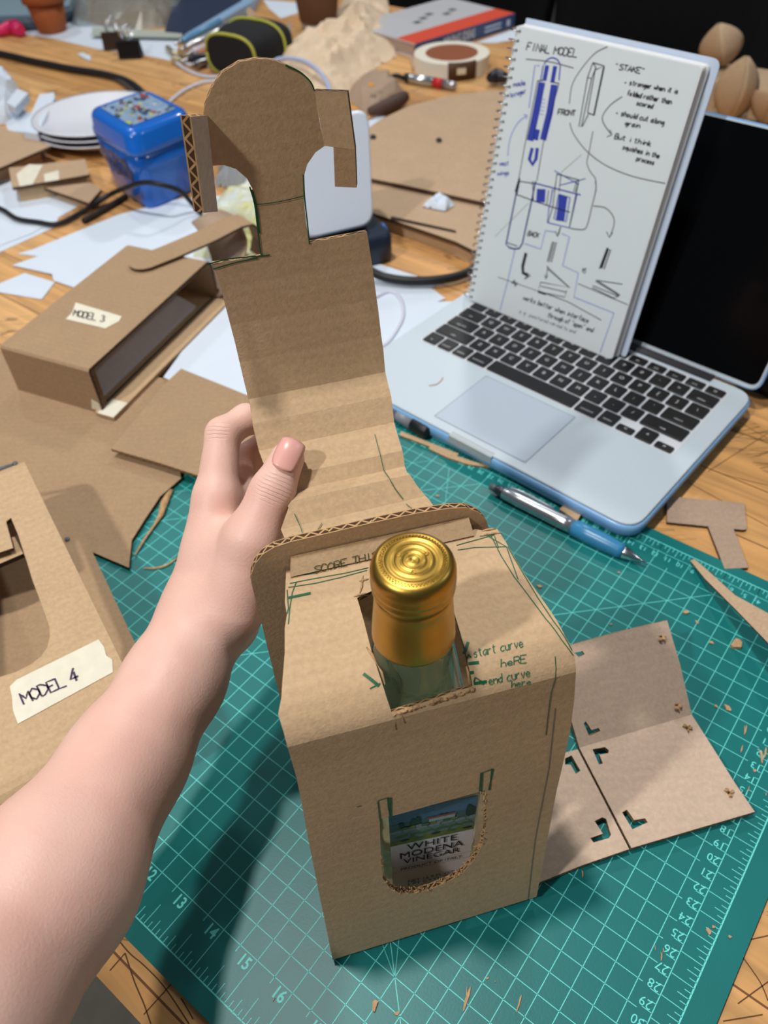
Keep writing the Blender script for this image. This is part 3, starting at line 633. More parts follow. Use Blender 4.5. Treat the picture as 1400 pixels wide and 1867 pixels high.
# printed label
LB = BX - F2 * 0.0296 + F1 * 0.0022
q = MB()
def lab(u0, z0, u1, z1, mi, lift=0.0): q.quad(LB + F1 * u0 + np.array([0, 0, z0]) - F2 * lift, LB + F1 * u1 + np.array([0, 0, z0]) - F2 * lift, LB + F1 * u1 + np.array([0, 0, z1]) - F2 * lift, LB + F1 * u0 + np.array([0, 0, z1]) - F2 * lift, mi)
LW = 0.0215; LZ0 = 0.008; LZ1 = 0.1075; LM = 0.0695
lab(-LW, LZ0, LW, LZ1, 0)
labo = q.build('label', mat('label_paper', (240, 236, 238), 0.5), bot); labo['label'] = 'white label with a painted landscape and black lettering'
q = MB()
def blob(u, z, ru, rz, mi, lift, n=14, wob=0.25, seed=0):
    r_ = random.Random(seed); pts = [(u + ru * math.cos(2 * math.pi * k / n) * r_.uniform(1 - wob, 1), z + rz * math.sin(2 * math.pi * k / n) * r_.uniform(1 - wob, 1)) for k in range(n)]
    pts = [(min(max(a, -LW), LW), min(max(b, LM), LZ1)) for a, b in pts]
    q.add([LB + F1 * a + np.array([0, 0, b]) - F2 * lift for a, b in pts] + [LB + F1 * min(max(u, -LW), LW) + np.array([0, 0, z]) - F2 * lift], [(k, (k + 1) % n, n) for k in range(n)], mi)
lab(-LW, LM, LW, LZ1, 0, 0.0002); lab(-LW, LM, LW, LM + 0.007, 1, 0.0003); lab(-LW, LM + 0.0055, LW, LM + 0.0185, 2, 0.00025); lab(-LW, LM + 0.0175, LW, LM + 0.025, 3, 0.00028)
for k in range(26):
    blob(-0.02 + 0.0016 * k, LM + 0.007 + 0.0048 * ((k * 7) % 4) * 0.6, 0.0035, 0.0024, [2, 5, 2, 4][k % 4], 0.00036 + k * 0.000002, seed=k)
for k in range(10): blob(-0.018 + 0.004 * k, LM + 0.004 + 0.0008 * (k % 3), 0.003, 0.0016, [1, 6, 1, 4][k % 4], 0.00042 + k * 0.000002, seed=40 + k)
for k, (u, h) in enumerate(((-0.010, 0.006), (-0.0075, 0.007), (0.018, 0.008), (0.0195, 0.006), (-0.0155, 0.003), (0.004, 0.004), (0.0065, 0.004))): blob(u, LM + 0.0235, 0.0018, h, 6, 0.0005 + k * 0.000002, seed=70 + k)
lab(-0.002, LM + 0.0205, 0.011, LM + 0.024, 7, 0.00055); lab(-0.003, LM + 0.0238, 0.0115, LM + 0.0258, 8, 0.00056)
for k in range(8): blob(-0.014 + 0.0035 * k, LM + 0.019, 0.0025, 0.0018, [4, 1, 5][k % 3], 0.0006, seed=90 + k)
q.build('landscape_picture', [mat('pic%d' % i, c, 0.55, noise=0.25, scale=400) for i, c in enumerate([(92, 126, 160), (128, 138, 66), (116, 140, 140), (84, 112, 118), (92, 120, 70), (142, 158, 160), (44, 64, 54), (178, 190, 200), (164, 96, 82)])], labo)
q = MB()
for t_, z, w_, h_ in (('WHITE', 0.0638, 0.0262, 0.0072), ('MODENA', 0.0545, 0.0335, 0.0074), ('VINEGAR', 0.0462, 0.0305, 0.0066), ('PRODUCT OF ITALY', 0.0362, 0.0335, 0.0036), ('NET 16.9 FL OZ', 0.0160, 0.026, 0.0042), ('1 PT 0.9 FL OZ', 0.0112, 0.026, 0.0036)):
    printed(q, t_, 0.01, LB + np.array([0, 0, z]), F1, (0, 0, 1), 0.0004, fit=(w_, h_))
for z in (0.0402, 0.0330): q.quad(LB + F1 * -LW + np.array([0, 0, z]) - F2 * .0004, LB + F1 * LW + np.array([0, 0, z]) - F2 * .0004, LB + F1 * LW + np.array([0, 0, z + .0002]) - F2 * .0004, LB + F1 * -LW + np.array([0, 0, z + .0002]) - F2 * .0004)
q.build('lettering', BLACK_INK, labo)

# ================================================================== the arm and hand holding the strap
def smin(a, b, k):
    h = np.clip(0.5 + 0.5 * (b - a) / k, 0, 1); return b * (1 - h) + a * h - k * h * (1 - h)
def cone(P, a, b, ra, rb, squash=None):
    a = np.asarray(a, float); b = np.asarray(b, float); ba = b - a; L2 = np.dot(ba, ba)
    pa = P - a; t = np.clip((pa @ ba) / L2, 0, 1); d = pa - t[..., None] * ba
    if squash is not None:
        n, k = squash; d = d + (d @ n)[..., None] * n * (k - 1)
    return np.linalg.norm(d, axis=-1) - (ra + (rb - ra) * t)
def surface_nets(f, lo, hi, h):
    """mesh of the zero level of f: one vertex per crossed cell, quads across crossed edges"""
    ax = [np.arange(lo[i], hi[i] + h, h) for i in range(3)]; n = [len(a) for a in ax]
    D = np.empty(n)
    for i, x in enumerate(ax[0]):
        Y, Z = np.meshgrid(ax[1], ax[2], indexing='ij'); D[i] = f(np.stack([np.full_like(Y, x), Y, Z], -1))
    S = D < 0
    cs = np.zeros([k - 1 for k in n]); acc = np.zeros([k - 1 for k in n] + [3])
    corner = [(i, j, k) for i in (0, 1) for j in (0, 1) for k in (0, 1)]
    sl = lambda c: tuple(slice(c[m], n[m] - 1 + c[m]) for m in range(3))
    for p in corner:
        for m in range(3):
            if p[m]: continue
            r = list(p); r[m] = 1; a, b = D[sl(p)], D[sl(r)]; x = (a < 0) != (b < 0)
            t = np.where(x, a / np.where(x, a - b, 1), 0)
            q = np.zeros(a.shape + (3,))
            for e in range(3): q[..., e] = p[e]
            q[..., m] = t; acc += q * x[..., None]; cs += x
    idx = -np.ones(cs.shape, int); act = cs > 0; idx[act] = np.arange(act.sum())
    ii = np.argwhere(act); V = np.array(lo) + h * (ii + acc[act] / cs[act][:, None])
    F = []
    for m in range(3):
        a = [slice(1, -1)] * 3; a[m] = slice(0, -1); b = list(a); b[m] = slice(1, None)
        s0, s1 = S[tuple(a)], S[tuple(b)]; e = np.argwhere(s0 != s1)
        if not len(e): continue
        u, v = [(1, 2), (2, 0), (0, 1)][m]
        base = e + 1; base[:, m] -= 1; pos = s0[tuple(e.T)]
        def I(du, dv):
            c = base.copy(); c[:, u] -= du; c[:, v] -= dv; return idx[tuple(c.T)]
        Q = np.stack([I(1, 1), I(0, 1), I(0, 0), I(1, 0)], 1); Q[~pos] = Q[~pos][:, ::-1]; F.append(Q)
    return V, np.concatenate(F)
J = lambda x, y, d: atd(x, y, d)
wr = J(372, 1135, 0.422)
tocam = nrm(CAM - wr)
palm = [(J(372, 1120, .424), J(394, 910, .428), .0205, .0125), (J(385, 1120, .432), J(432, 915, .446), .0195, .0120), (J(398, 1125, .440), J(470, 930, .462), .0185, .0112), (J(412, 1130, .446), J(500, 965, .474), .0175, .0105)]
thenar = [(J(425, 1105, .412), J(458, 985, .402), .0175, .0140)]
arm_c = [(J(-420, 2330, .225), J(-100, 1860, .285), .040, .0385), (J(-100, 1860, .285), J(92, 1610, .330), .0385, .0352), (J(92, 1610, .330), J(232, 1385, .378), .0352, .0272), (J(232, 1385, .378), J(318, 1240, .405), .0272, .0242), (J(318, 1240, .405), J(372, 1130, .424), .0242, .0222)]
thumb = [(J(458, 985, .402), J(496, 897, .402), .0136, .0113), (J(496, 897, .402), J(524, 836, .4035), .0112, .0088)]
fing = [
 [(J(394, 910, .428), J(406, 792, .4335), .0117, .0093), (J(406, 792, .4335), J(449, 764, .4425), .0091, .0082), (J(449, 764, .4425), J(492, 770, .449), .0082, .0072)],
 [(J(432, 915, .446), J(446, 838, .463), .0108, .0092), (J(446, 838, .463), J(486, 812, .462), .0092, .0082), (J(486, 812, .462), J(520, 822, .458), .0082, .0072)],
 [(J(470, 930, .462), J(490, 866, .482), .0102, .0088), (J(490, 866, .482), J(528, 846, .478), .0088, .0078), (J(528, 846, .478), J(556, 858, .472), .0078, .0070)],
 [(J(500, 965, .474), J(524, 912, .488), .0094, .0080), (J(524, 912, .488), J(556, 898, .482), .0080, .0072), (J(556, 898, .482), J(578, 908, .476), .0072, .0064)]]
def arm_sdf(P):
    d = None
    for c in palm:
        e = cone(P, *c); d = e if d is None else smin(d, e, 0.012)
    a = None
    for c in arm_c:
        e = cone(P, *c); a = e if a is None else smin(a, e, 0.012)
    d = smin(d, a, 0.014)
    for c in thenar: d = smin(d, cone(P, *c), 0.010)
    d = smin(d, cone(P, J(392, 1010, .424), J(440, 985, .414), .011, .010), 0.012)       # web between thumb and palm
    t = smin(cone(P, *thumb[0]), cone(P, *thumb[1]), 0.004); d = smin(d, t, 0.006)
    for f in fing:
        t = None
        for c in f:
            e = cone(P, *c); t = e if t is None else smin(t, e, 0.0035)
        d = smin(d, t, 0.005)
    return d
pts = np.array([p for c in palm + thenar + arm_c + thumb + sum(fing, []) for p in c[:2]])
lo1 = pts.min(0) - 0.05; hi1 = pts.max(0) + 0.05
V, F = surface_nets(arm_sdf, lo1, hi1, 0.0019)
for _ in range(2):                                                # relax onto the surface
    e = 0.0006; d = arm_sdf(V); g = np.stack([arm_sdf(V + np.eye(3)[i] * e) - arm_sdf(V - np.eye(3)[i] * e) for i in range(3)], -1) / (2 * e)
    V = V - g * d[:, None] / np.maximum((g * g).sum(-1), .2)[:, None]
def skin_mat():
    m = mat('skin', (236, 196, 180), 0.46, noise=0.0, scale=22, bump=0.18, bscale=800, sss=0.10, spec=0.45, c2=(228, 178, 162))
    nt = m.node_tree; b = nt.nodes['Principled BSDF']; prev = b.inputs['Normal'].links[0].from_node
    tc = nt.nodes.new('ShaderNodeTexCoord'); total = None
    for c, ax, rad, pitch in ((J(500, 888, .392), thumb[1][1] - thumb[1][0], .011, .0021), (J(396, 784, .424), fing[0][0][1] - fing[0][0][0], .008, .0022), (J(434, 948, .41), J(470, 900, .41) - J(425, 985, .41), .012, .0046)):
        p = c - wr; a = nrm(ax)
        sb = nt.nodes.new('ShaderNodeVectorMath'); sb.operation = 'SUBTRACT'; nt.links.new(tc.outputs['Object'], sb.inputs[0]); sb.inputs[1].default_value = tuple(p)
        nz_ = nt.nodes.new('ShaderNodeTexNoise'); nz_.inputs['Scale'].default_value = 160; nt.links.new(tc.outputs['Object'], nz_.inputs['Vector'])
        dt = nt.nodes.new('ShaderNodeVectorMath'); dt.operation = 'DOT_PRODUCT'; nt.links.new(sb.outputs[0], dt.inputs[0]); dt.inputs[1].default_value = tuple(a * 2 * math.pi / pitch)
        ad = nt.nodes.new('ShaderNodeMath'); ad.operation = 'MULTIPLY_ADD'; ad.inputs[1].default_value = 5.0; nt.links.new(nz_.outputs['Fac'], ad.inputs[0]); nt.links.new(dt.outputs['Value'], ad.inputs[2])
        si = nt.nodes.new('ShaderNodeMath'); si.operation = 'SINE'; nt.links.new(ad.outputs[0], si.inputs[0])
        pw = nt.nodes.new('ShaderNodeMath'); pw.operation = 'MAXIMUM'; pw.inputs[1].default_value = 0.35; nt.links.new(si.outputs[0], pw.inputs[0])
        ln = nt.nodes.new('ShaderNodeVectorMath'); ln.operation = 'LENGTH'; nt.links.new(sb.outputs[0], ln.inputs[0])
        mr = nt.nodes.new('ShaderNodeMapRange'); mr.interpolation_type = 'SMOOTHSTEP'; mr.inputs['From Min'].default_value = rad; mr.inputs['From Max'].default_value = rad * 0.35; nt.links.new(ln.outputs['Value'], mr.inputs['Value'])
        mu_ = nt.nodes.new('ShaderNodeMath'); mu_.operation = 'MULTIPLY'; nt.links.new(pw.outputs[0], mu_.inputs[0]); nt.links.new(mr.outputs[0], mu_.inputs[1])
        if total is None: total = mu_.outputs[0]
        else:
            sm_ = nt.nodes.new('ShaderNodeMath'); sm_.operation = 'ADD'; nt.links.new(total, sm_.inputs[0]); nt.links.new(mu_.outputs[0], sm_.inputs[1]); total = sm_.outputs[0]
    bp = nt.nodes.new('ShaderNodeBump'); bp.invert = True; bp.inputs['Strength'].default_value = 0.55; bp.inputs['Distance'].default_value = 0.0012
    nt.links.new(total, bp.inputs['Height']); nt.links.new(prev.outputs[0], bp.inputs['Normal']); nt.links.new(bp.outputs[0], b.inputs['Normal'])
    return m
SKIN = skin_mat()
person = thing('person', "bare left forearm and hand pinching the tall cardboard strap from the left", 'person', wr)
q = MB(); q.add(V, [list(f) for f in F], 0, True); body = q.build('body', SKIN, person)
sm = body.modifiers.new('relax', 'SMOOTH'); sm.factor = 0.5; sm.iterations = 2
# thumb nail
a, b = thumb[1][0], thumb[1][1]; td = nrm(b - a); tn = nrm((CAM - b) * 1.0 + np.array([-0.01, -0.10, 0.12])); tn = nrm(tn - td * np.dot(tn, td)); ts = np.cross(td, tn)
q = MB(); n1, n2 = 10, 8; grid = []
for i in range(n1 + 1):
    for k in range(n2 + 1):
        uu = -1 + 2 * i / n1; vv = -1 + 2 * k / n2; l = 0.0086 * uu
        wd = 0.0064 * (1 - 0.30 * max(0, -uu) ** 3 - 0.22 * max(0, uu) ** 4); x = wd * vv; R = 0.0094 - 0.0006 * uu
        lift = math.sqrt(max(R * R - x * x, 0)) + 0.0002
        c = b + td * (0.0012 + l - (0.0012 if abs(uu) > 0.9 else 0) * vv * vv * np.sign(uu)); grid.append(c + ts * x + tn * (lift - 0.0024 * max(0, uu) ** 2))
q.add(grid, [(i * (n2 + 1) + k, (i + 1) * (n2 + 1) + k, (i + 1) * (n2 + 1) + k + 1, i * (n2 + 1) + k + 1) for i in range(n1) for k in range(n2)], 0, True)
nail = q.build('thumb_nail', mat('nail', (232, 172, 160), 0.3, coat=0.15), person)
so = nail.modifiers.new('thick', 'SOLIDIFY'); so.thickness = 0.0008

# ================================================================== laptop
fd = np.array([0.7270, -0.6866, 0]); fd = nrm(fd); sd = np.array([-fd[1], fd[0], 0]); UZ = np.array([0, 0, 1.0])
LFR = np.array([0.1923, 0.4073, 0.0])
def LP(x, y, z=0.0): return LFR - fd * (0.314 - x) + sd * y + UZ * z      # x from the left edge, y from the front edge
lap = thing('laptop', 'open silver laptop in a pale blue case, black screen, a sketchbook propped on its keys', 'laptop', LP(0.157, 0.11))
ALU = mat('aluminium', (198, 210, 219), 0.55, metal=0.12, noise=0.02, scale=300)
CASE = mat('pale_blue_case', (128, 178, 226), 0.35, coat=0.2, alpha=1.0)
ZD = 0.017
q = MB()
def rr(x0, y0, x1, y1, r, z): return roundloop([LP(x0, y0, z), LP(x1, y0, z), LP(x1, y1, z), LP(x0, y1, z)], r, 6)
q.loft([rr(0.004, 0.004, 0.310, 0.215, 0.016, 0.0005), rr(-0.001, -0.001, 0.315, 0.220, 0.019, 0.004), rr(-0.002, -0.002, 0.316, 0.221, 0.020, 0.0135), rr(-0.0005, -0.0005, 0.3145, 0.2195, 0.019, 0.0145)]); q.build('case_shell', CASE, lap)
q = MB(); q.loft([rr(0.0, 0.0, 0.314, 0.219, 0.018, 0.0135), rr(0.0, 0.0, 0.314, 0.219, 0.018, ZD - 0.0006), rr(0.0006, 0.0006, 0.3134, 0.2184, 0.0175, ZD)]); deck = q.build('deck', ALU, lap)
q = MB(); q.prism(rr(0.108, 0.010, 0.206, 0.088, 0.006, ZD + 0.0001), UZ * 0.0002); q.build('trackpad', mat('trackpad_glass', (184, 196, 210), 0.55, metal=0.1), lap)
q = MB()
for a, b in (((0.108, 0.010), (0.206, 0.010)), ((0.206, 0.010), (0.206, 0.088)), ((0.206, 0.088), (0.108, 0.088)), ((0.108, 0.088), (0.108, 0.010))): q.ribbon([LP(*a, ZD), LP(*b, ZD)], 0.0006, UZ, 0.00035)
q.build('trackpad_groove', mat('groove_grey', (136, 146, 160), 0.5), lap)
q = MB(); q.loft([[LP(0.134 + 0.046 * t_, -0.0025, z_) for t_, z_ in ((0, .0095), (1, .0095), (1, ZD - .0003), (0, ZD - .0003))], [LP(0.134 + 0.046 * t_, 0.0035, z_ + 0.0002) for t_, z_ in ((0, .0105), (1, .0105), (1, ZD), (0, ZD))]], smooth=False); q.build('thumb_notch', mat('notch_grey', (176, 182, 186), 0.5), lap)
# keyboard well and keys
q = MB(); q.prism(rr(0.0195, 0.0945, 0.2965, 0.2075, 0.003, ZD + 0.0001), UZ * 0.0001); q.build('keyboard_well', mat('well_grey', (206, 210, 216), 0.5), lap)
KEY = mat('black_key', (20, 20, 22), 0.5); KLET = mat('key_lettering', (214, 214, 216), 0.5)
x0k, x1k = 0.0210, 0.2950; pitch = 0.0191
rows = [
 (0.0965, 0.0170, [('fn', 1), ('control', 1), ('option', 1), ('command', 1.28), ('', 5.28), ('command', 1.28), ('option', 1), ('<', 1), ('^', 1), ('>', 1)]),
 (0.1160, 0.0170, [('shift', 2.28), ('Z', 1), ('X', 1), ('C', 1), ('V', 1), ('B', 1), ('N', 1), ('M', 1), (',', 1), ('.', 1), ('/', 1), ('shift', 2.28)]),
 (0.1355, 0.0170, [('caps lock', 1.78), ('A', 1), ('S', 1), ('D', 1), ('F', 1), ('G', 1), ('H', 1), ('J', 1), ('K', 1), ('L', 1), (';', 1), ("'", 1), ('return', 1.78)]),
 (0.1550, 0.0170, [('tab', 1.5), ('Q', 1), ('W', 1), ('E', 1), ('R', 1), ('T', 1), ('Y', 1), ('U', 1), ('I', 1), ('O', 1), ('P', 1), ('[', 1), (']', 1), ('\\', 1.06)]),
 (0.1745, 0.0170, [('`', 1), ('1', 1), ('2', 1), ('3', 1), ('4', 1), ('5', 1), ('6', 1), ('7', 1), ('8', 1), ('9', 1), ('0', 1), ('-', 1), ('=', 1), ('delete', 1.5)]),
 (0.1940, 0.0105, [('esc', 1)] + [('F%d' % i, 1) for i in range(1, 13)] + [('o', 1)])]
for ri, (y, hgt, ks) in enumerate(rows):
    tot = sum(w_ for _, w_ in ks); k = (x1k - x0k) / tot; x = x0k
    for ch, w_ in ks:
        a, b = x + 0.0013, x + w_ * k - 0.0013; yy0, yy1 = y, y + hgt
        if ch in ('<', '>'): yy1 = y + hgt * 0.48
        q = MB(); q.loft([rr(a, yy0, b, yy1, 0.0018, ZD + 0.0002), rr(a, yy0, b, yy1, 0.0018, ZD + 0.0014), rr(a + .0004, yy0 + .0004, b - .0004, yy1 - .0004, 0.0016, ZD + 0.0018)], smooth=False)
        ko = q.build('key', KEY, lap)
        if ch:
            q = MB(); big = len(ch) == 1
            c = LP((a + b) / 2, (yy0 + yy1) / 2 - (0 if big else hgt * 0.2), ZD + 0.0018)
            printed(q, ch, 0.0058 if big else 0.0032, c, fd, sd, 0.0001); q.build('lettering', KLET, ko)
        x += w_ * k
# hinge and screen
ANG = math.radians(110); SU = -sd * math.cos(ANG) + UZ * math.sin(ANG); SN = np.cross(fd, SU); SN = SN if np.dot(SN, CAM - LP(0.15, 0.2)) > 0 else -SN
HB = LP(0, 0.219, ZD - 0.001)
def SP(x, y, z=0.0): return HB + fd * x + SU * y + SN * z
def sr(x0, y0, x1, y1, r, z): return roundloop([SP(x0, y0, z), SP(x1, y0, z), SP(x1, y1, z), SP(x0, y1, z)], r, 6)
q = MB(); q.tube([LP(0.04, 0.2165, ZD - 0.001), LP(0.274, 0.2165, ZD - 0.001)], 0.0052, 14); q.build('hinge', mat('hinge_black', (62, 62, 66), 0.5), lap)
lid = MB(); lid.loft([sr(0.0, 0.004, 0.314, 0.2085, 0.010, 0.0), sr(0.0, 0.004, 0.314, 0.2085, 0.010, -0.004)]); lid_o = lid.build('screen_lid', ALU, lap)
q = MB(); q.loft([sr(-0.0015, 0.003, 0.3155, 0.2100, 0.011, -0.0007), sr(-0.0015, 0.003, 0.3155, 0.2100, 0.011, -0.0065)]); q.build('lid_case', CASE, lap)
q = MB(); q.loft([sr(0.0015, 0.008, 0.3125, 0.2070, 0.008, 0.0002), sr(0.0015, 0.008, 0.3125, 0.2070, 0.008, 0.0006)]); q.build('screen', mat('dark_screen', (5, 5, 6), 0.12, coat=0.0, spec=0.25), lid_o)
hair = MB(); hair.tube([at(782, 703, ZD + .0003), at(795, 701, ZD + .0003), at(804, 694, ZD + .0003), at(807, 688, ZD + .0003)], 0.0005, 5, smooth_path=4)
tag(hair.build('cardboard_shaving', K_TORN), 'tiny curled shaving on the laptop palm rest, left of the trackpad', 'shaving')

# ================================================================== sketchbook
NBL = at(853, 545, 0.0192); NBR = at(1112, 655, 0.0192); ne = nrm(NBR - NBL); ng = np.array([-ne[1], ne[0], 0])
ta = math.radians(75); nu = ng * math.cos(ta) + UZ * math.sin(ta); nn = np.cross(ne, nu); nn = nn if np.dot(nn, CAM - NBL) > 0 else -nn
NP = Plane(NBL, ne, nn); NP.e1 = ne; NP.e2 = nu; NP.n = nn
def nuv(x, y):
    p = hit(x, y, NBL, nn) - NBL; return np.array([np.dot(p, ne), np.dot(p, nu)])
def npx(x, y, w_=0.0):
    u = nuv(x, y); return NBL + ne * u[0] + nu * u[1] + nn * w_
NW = [nuv(942, 47), nuv(1279, 122), nuv(1113, 656), nuv(853, 546)]
x0n, x1n = NW[3][0], (NW[1][0] + NW[2][0]) / 2; hN = (NW[0][1] + NW[1][1]) / 2
note = thing('sketchbook', 'spiral-bound sketchbook of inked drawings leaning against the laptop screen', 'sketchbook', NBL)
def NQ(u, v, w_=0.0): return NBL + ne * u + nu * v + nn * w_
cor = [NW[3], NW[2], NW[1], NW[0]]
cx = [np.array([max(c[0], 0.0) if i in (0, 3) else c[0], c[1]]) for i, c in enumerate(cor)]
cx[3][0] = cor[3][0]; cx[0][1] = 0.0; cx[1][1] = 0.0
q = MB(); rs = random.Random(2)
q.prism(roundloop([NQ(*cx[0], -0.0005), NQ(*cx[1], -0.0005), NQ(*cx[2], -0.0005), NQ(*cx[3], -0.0005)], [0.001, 0.003, 0.003, 0.001], 4), nn * 0.0005); page = q.build('page', PAGE, note); page['label'] = 'top page with ink drawings'
q = MB()
for k in range(10):
    a = 0.0012 + k * 0.0011; dx = rs.uniform(-.0006, .0012) + 0.0002 * k; dy = rs.uniform(-0.0003, .0008) + 0.00025 * k
    q.prism(roundloop([NQ(cx[0][0] + .002, 0.0003, -a), NQ(cx[1][0] + dx, 0.0003, -a), NQ(cx[2][0] + dx, cx[2][1] + dy, -a), NQ(cx[3][0] + .002, cx[3][1] + dy, -a)], [0.001, 0.003, 0.003, 0.001], 3), nn * 0.0009)
q.build('page_block', mat('page_edges', (232, 234, 236), 0.7), note)
q = MB(); q.prism(roundloop([NQ(cx[0][0], 0.0001, -0.0140), NQ(cx[1][0] + .009, 0.0001, -0.0140), NQ(cx[2][0] + 0.009, cx[2][1] + 0.007, -0.0140), NQ(cx[3][0], cx[3][1] + 0.007, -0.0140)], [0.001, 0.008, 0.008, 0.001], 5), nn * 0.0012)
q.build('plastic_cover', mat('cloudy_cover', (206, 220, 240), 0.3, trans=0.12, spec=0.5), note)
sp_a, sp_b = cx[0], cx[3]
nring = 34
for k in range(nring):
    t_ = (k + 0.5) / nring; b = sp_a + (sp_b - sp_a) * t_; c = NQ(b[0] - 0.0015, b[1], -0.006)
    q = MB(); q.tube([c + (ne * math.cos(a) * 0.0062 + nn * math.sin(a) * 0.0085) for a in np.linspace(-0.4, 2 * math.pi - 0.5, 16)], 0.00055, 6); q.build('spiral_ring', CHROME, note)
q = MB()
for k in range(nring):
    t_ = (k + 0.5) / nring; b = sp_a + (sp_b - sp_a) * t_; q.lathe([(0.0014, 0), (0.0014, 0.00005)], NQ(b[0] + 0.0042, b[1], 0.0001), 8, nn)
q.build('punched_hole', mat('hole_dark', (120, 116, 112), 0.8), note)
QB, QG, QU, QP = MB(), MB(), MB(), MB()
cA = lambda x, y: npx(900 + x / 4.118, 50 + y / 4.118)
cB = lambda x, y: npx(840 + x / 4.118, 330 + y / 4.118)
def dr(mb, cf, pts, wd=0.0007, curve=False, lift=0.00012):
    P = [np.array(p, float) for p in pts]
    if curve: P = spline(P, 6)
    mb.ribbon([cf(*p) for p in P], wd, nn, lift)
T = lambda mb, cf, txt, a, b, h, wd=0.0010: scrawl(mb, txt, cf_px(cf, a), cf_px(cf, b), h / 4.118, npx, wd, nn, lift=0.00012)
def cf_px(cf, p): return (900 + p[0] / 4.118, 50 + p[1] / 4.118) if cf is cA else (840 + p[0] / 4.118, 330 + p[1] / 4.118)
T(QB, cA, 'FINAL MODEL', (243, 172), (625, 226), 62, 0.0010)
dr(QG, cA, [(240, 238), (420, 258), (600, 305)], 0.0009, True)
dr(QG, cA, [(855, 145), (760, 195), (660, 310), (590, 430), (568, 575)], 0.0009, True)
dr(QG, cA, [(572, 715), (600, 800), (700, 930), (850, 1040), (1050, 1120), (1290, 1172)], 0.0009, True)
for p in ([(745, 265), (832, 290), (765, 318), (765, 300)], [(745, 265), (705, 375), (640, 745), (668, 740), (712, 650)], [(705, 375), (735, 385), (768, 300), (745, 265)], [(735, 385), (660, 745)], [(765, 300), (705, 640)], [(705, 640), (755, 660)]): dr(QB, cA, p, 0.0009)
dr(QB, cA, [(828, 295), (752, 660)], 0.0017)
T(QB, cA, '"STAKE"', (905, 312), (1135, 352), 44, 0.0009)
T(QB, cA, '- stronger when it is', (980, 425), (1385, 500), 40); T(QB, cA, 'folded rather than', (1000, 510), (1335, 580), 42); T(QB, cA, 'scored', (1070, 582), (1195, 612), 38)
T(QB, cA, '- should cut along', (915, 655), (1280, 735), 42); T(QB, cA, 'grain', (985, 735), (1100, 758), 38)
dr(QB, cA, [(965, 520), (880, 580), (820, 660), (825, 720), (880, 800)], 0.0008, True); dr(QB, cA, [(850, 822), (890, 805), (872, 768)], 0.0008)
T(QB, cA, 'But i think', (905, 835), (1185, 895), 40); T(QB, cA, 'squishes in the', (965, 915), (1245, 985), 40); T(QB, cA, 'process', (1070, 1000), (1205, 1035), 38)
for p in ([(330, 400), (235, 880), (190, 1130), (160, 1235)], [(490, 420), (370, 880), (325, 1150)], [(330, 400), (375, 400)], [(430, 410), (490, 420)]): dr(QB, cA, p, 0.0008)
dr(QB, cA, [(195, 1130), (165, 1235)], 0.0018)
T(QB, cA, 'FRONT', (480, 655), (612, 665), 42, 0.0011)
dr(QG, cA, [(745, 780), (715, 940), (700, 1020), (730, 1090), (765, 1140), (768, 1235)], 0.0009, True)
for p, wd in (([(362, 412), (318, 640), (272, 850)], 0.0072), ([(455, 430), (420, 640), (370, 845)], 0.0068), ([(402, 285), (380, 400)], 0.0042), ([(462, 290), (440, 415)], 0.0042), ([(328, 765), (312, 845)], 0.0058), ([(290, 905), (268, 990), (292, 1030), (318, 985), (328, 905)], 0.0036)): dr(QU, cA, p, wd)
dr(QU, cA, [(378, 280), (400, 245), (440, 228), (480, 245), (502, 285)], 0.0011, True); dr(QU, cA, [(372, 285), (352, 400)], 0.0012); dr(QU, cA, [(500, 285), (490, 400)], 0.0012)
dr(QP, cA, [(345, 290), (310, 285), (265, 605)], 0.0014); dr(QP, cA, [(105, 965), (125, 830), (180, 720), (250, 662)], 0.0012, True); dr(QP, cA, [(225, 655), (252, 660), (245, 690)], 0.0012)
T(QU, cA, 'made', (148, 448), (245, 432), 40, 0.0008); T(QU, cA, 'longer', (125, 530), (255, 490), 40, 0.0008); T(QU, cA, 'vest', (42, 1040), (118, 1035), 36, 0.0008); T(QU, cA, 'wings', (28, 1112), (120, 1108), 36, 0.0008)
for k in range(5): dr(QP, cA, [(345 - k * -3, 650 - k * 28), (375 - k * -3, 655 - k * 28)], 0.0007)
# lower half of the page
for p in ([(435, 0), (415, 100), (340, 475), (365, 500), (405, 512), (440, 505), (462, 470), (540, 110), (562, 0)],): dr(QU, cB, p, 0.0016); dr(QB, cB, p, 0.0007, lift=0.00016)
for p in ([(415, 100), (550, 150), (700, 200), (820, 235)], [(435, 0), (550, 20)], [(540, 0), (545, 150)], [(340, 460), (425, 490)]): dr(QB, cB, p, 0.0009)
dr(QB, cB, [(438, 0), (418, 100)], 0.0022)
for p in ([(550, 15), (900, 105)], [(665, 180), (650, 312), (815, 352), (872, 100)], [(690, 60), (670, 180)], [(735, 100), (700, 285), (790, 305), (820, 125), (735, 100)]): dr(QU, cB, p, 0.0012)
for p in ([(715, 0), (690, 200), (655, 310)], [(885, 0), (815, 350)], [(545, 60), (540, 150)], [(660, 70), (645, 180)]): dr(QB, cB, p, 0.0009)
for p, wd in (([(605, 60), (598, 160)], 0.0095), ([(770, 110), (745, 300)], 0.0090)): dr(QU, cB, p, wd)
for p in ([(470, 1100), (640, 1145)], [(455, 1075), (640, 1180)], [(690, 1135), (500, 1185)], [(475, 1105), (455, 1235)], [(505, 1110), (490, 1235)], [(640, 1150), (615, 1235)], [(625, 1150), (600, 1235)]): dr(QU if p[0][0] in (455, 690) else QB, cA, p, 0.0008)
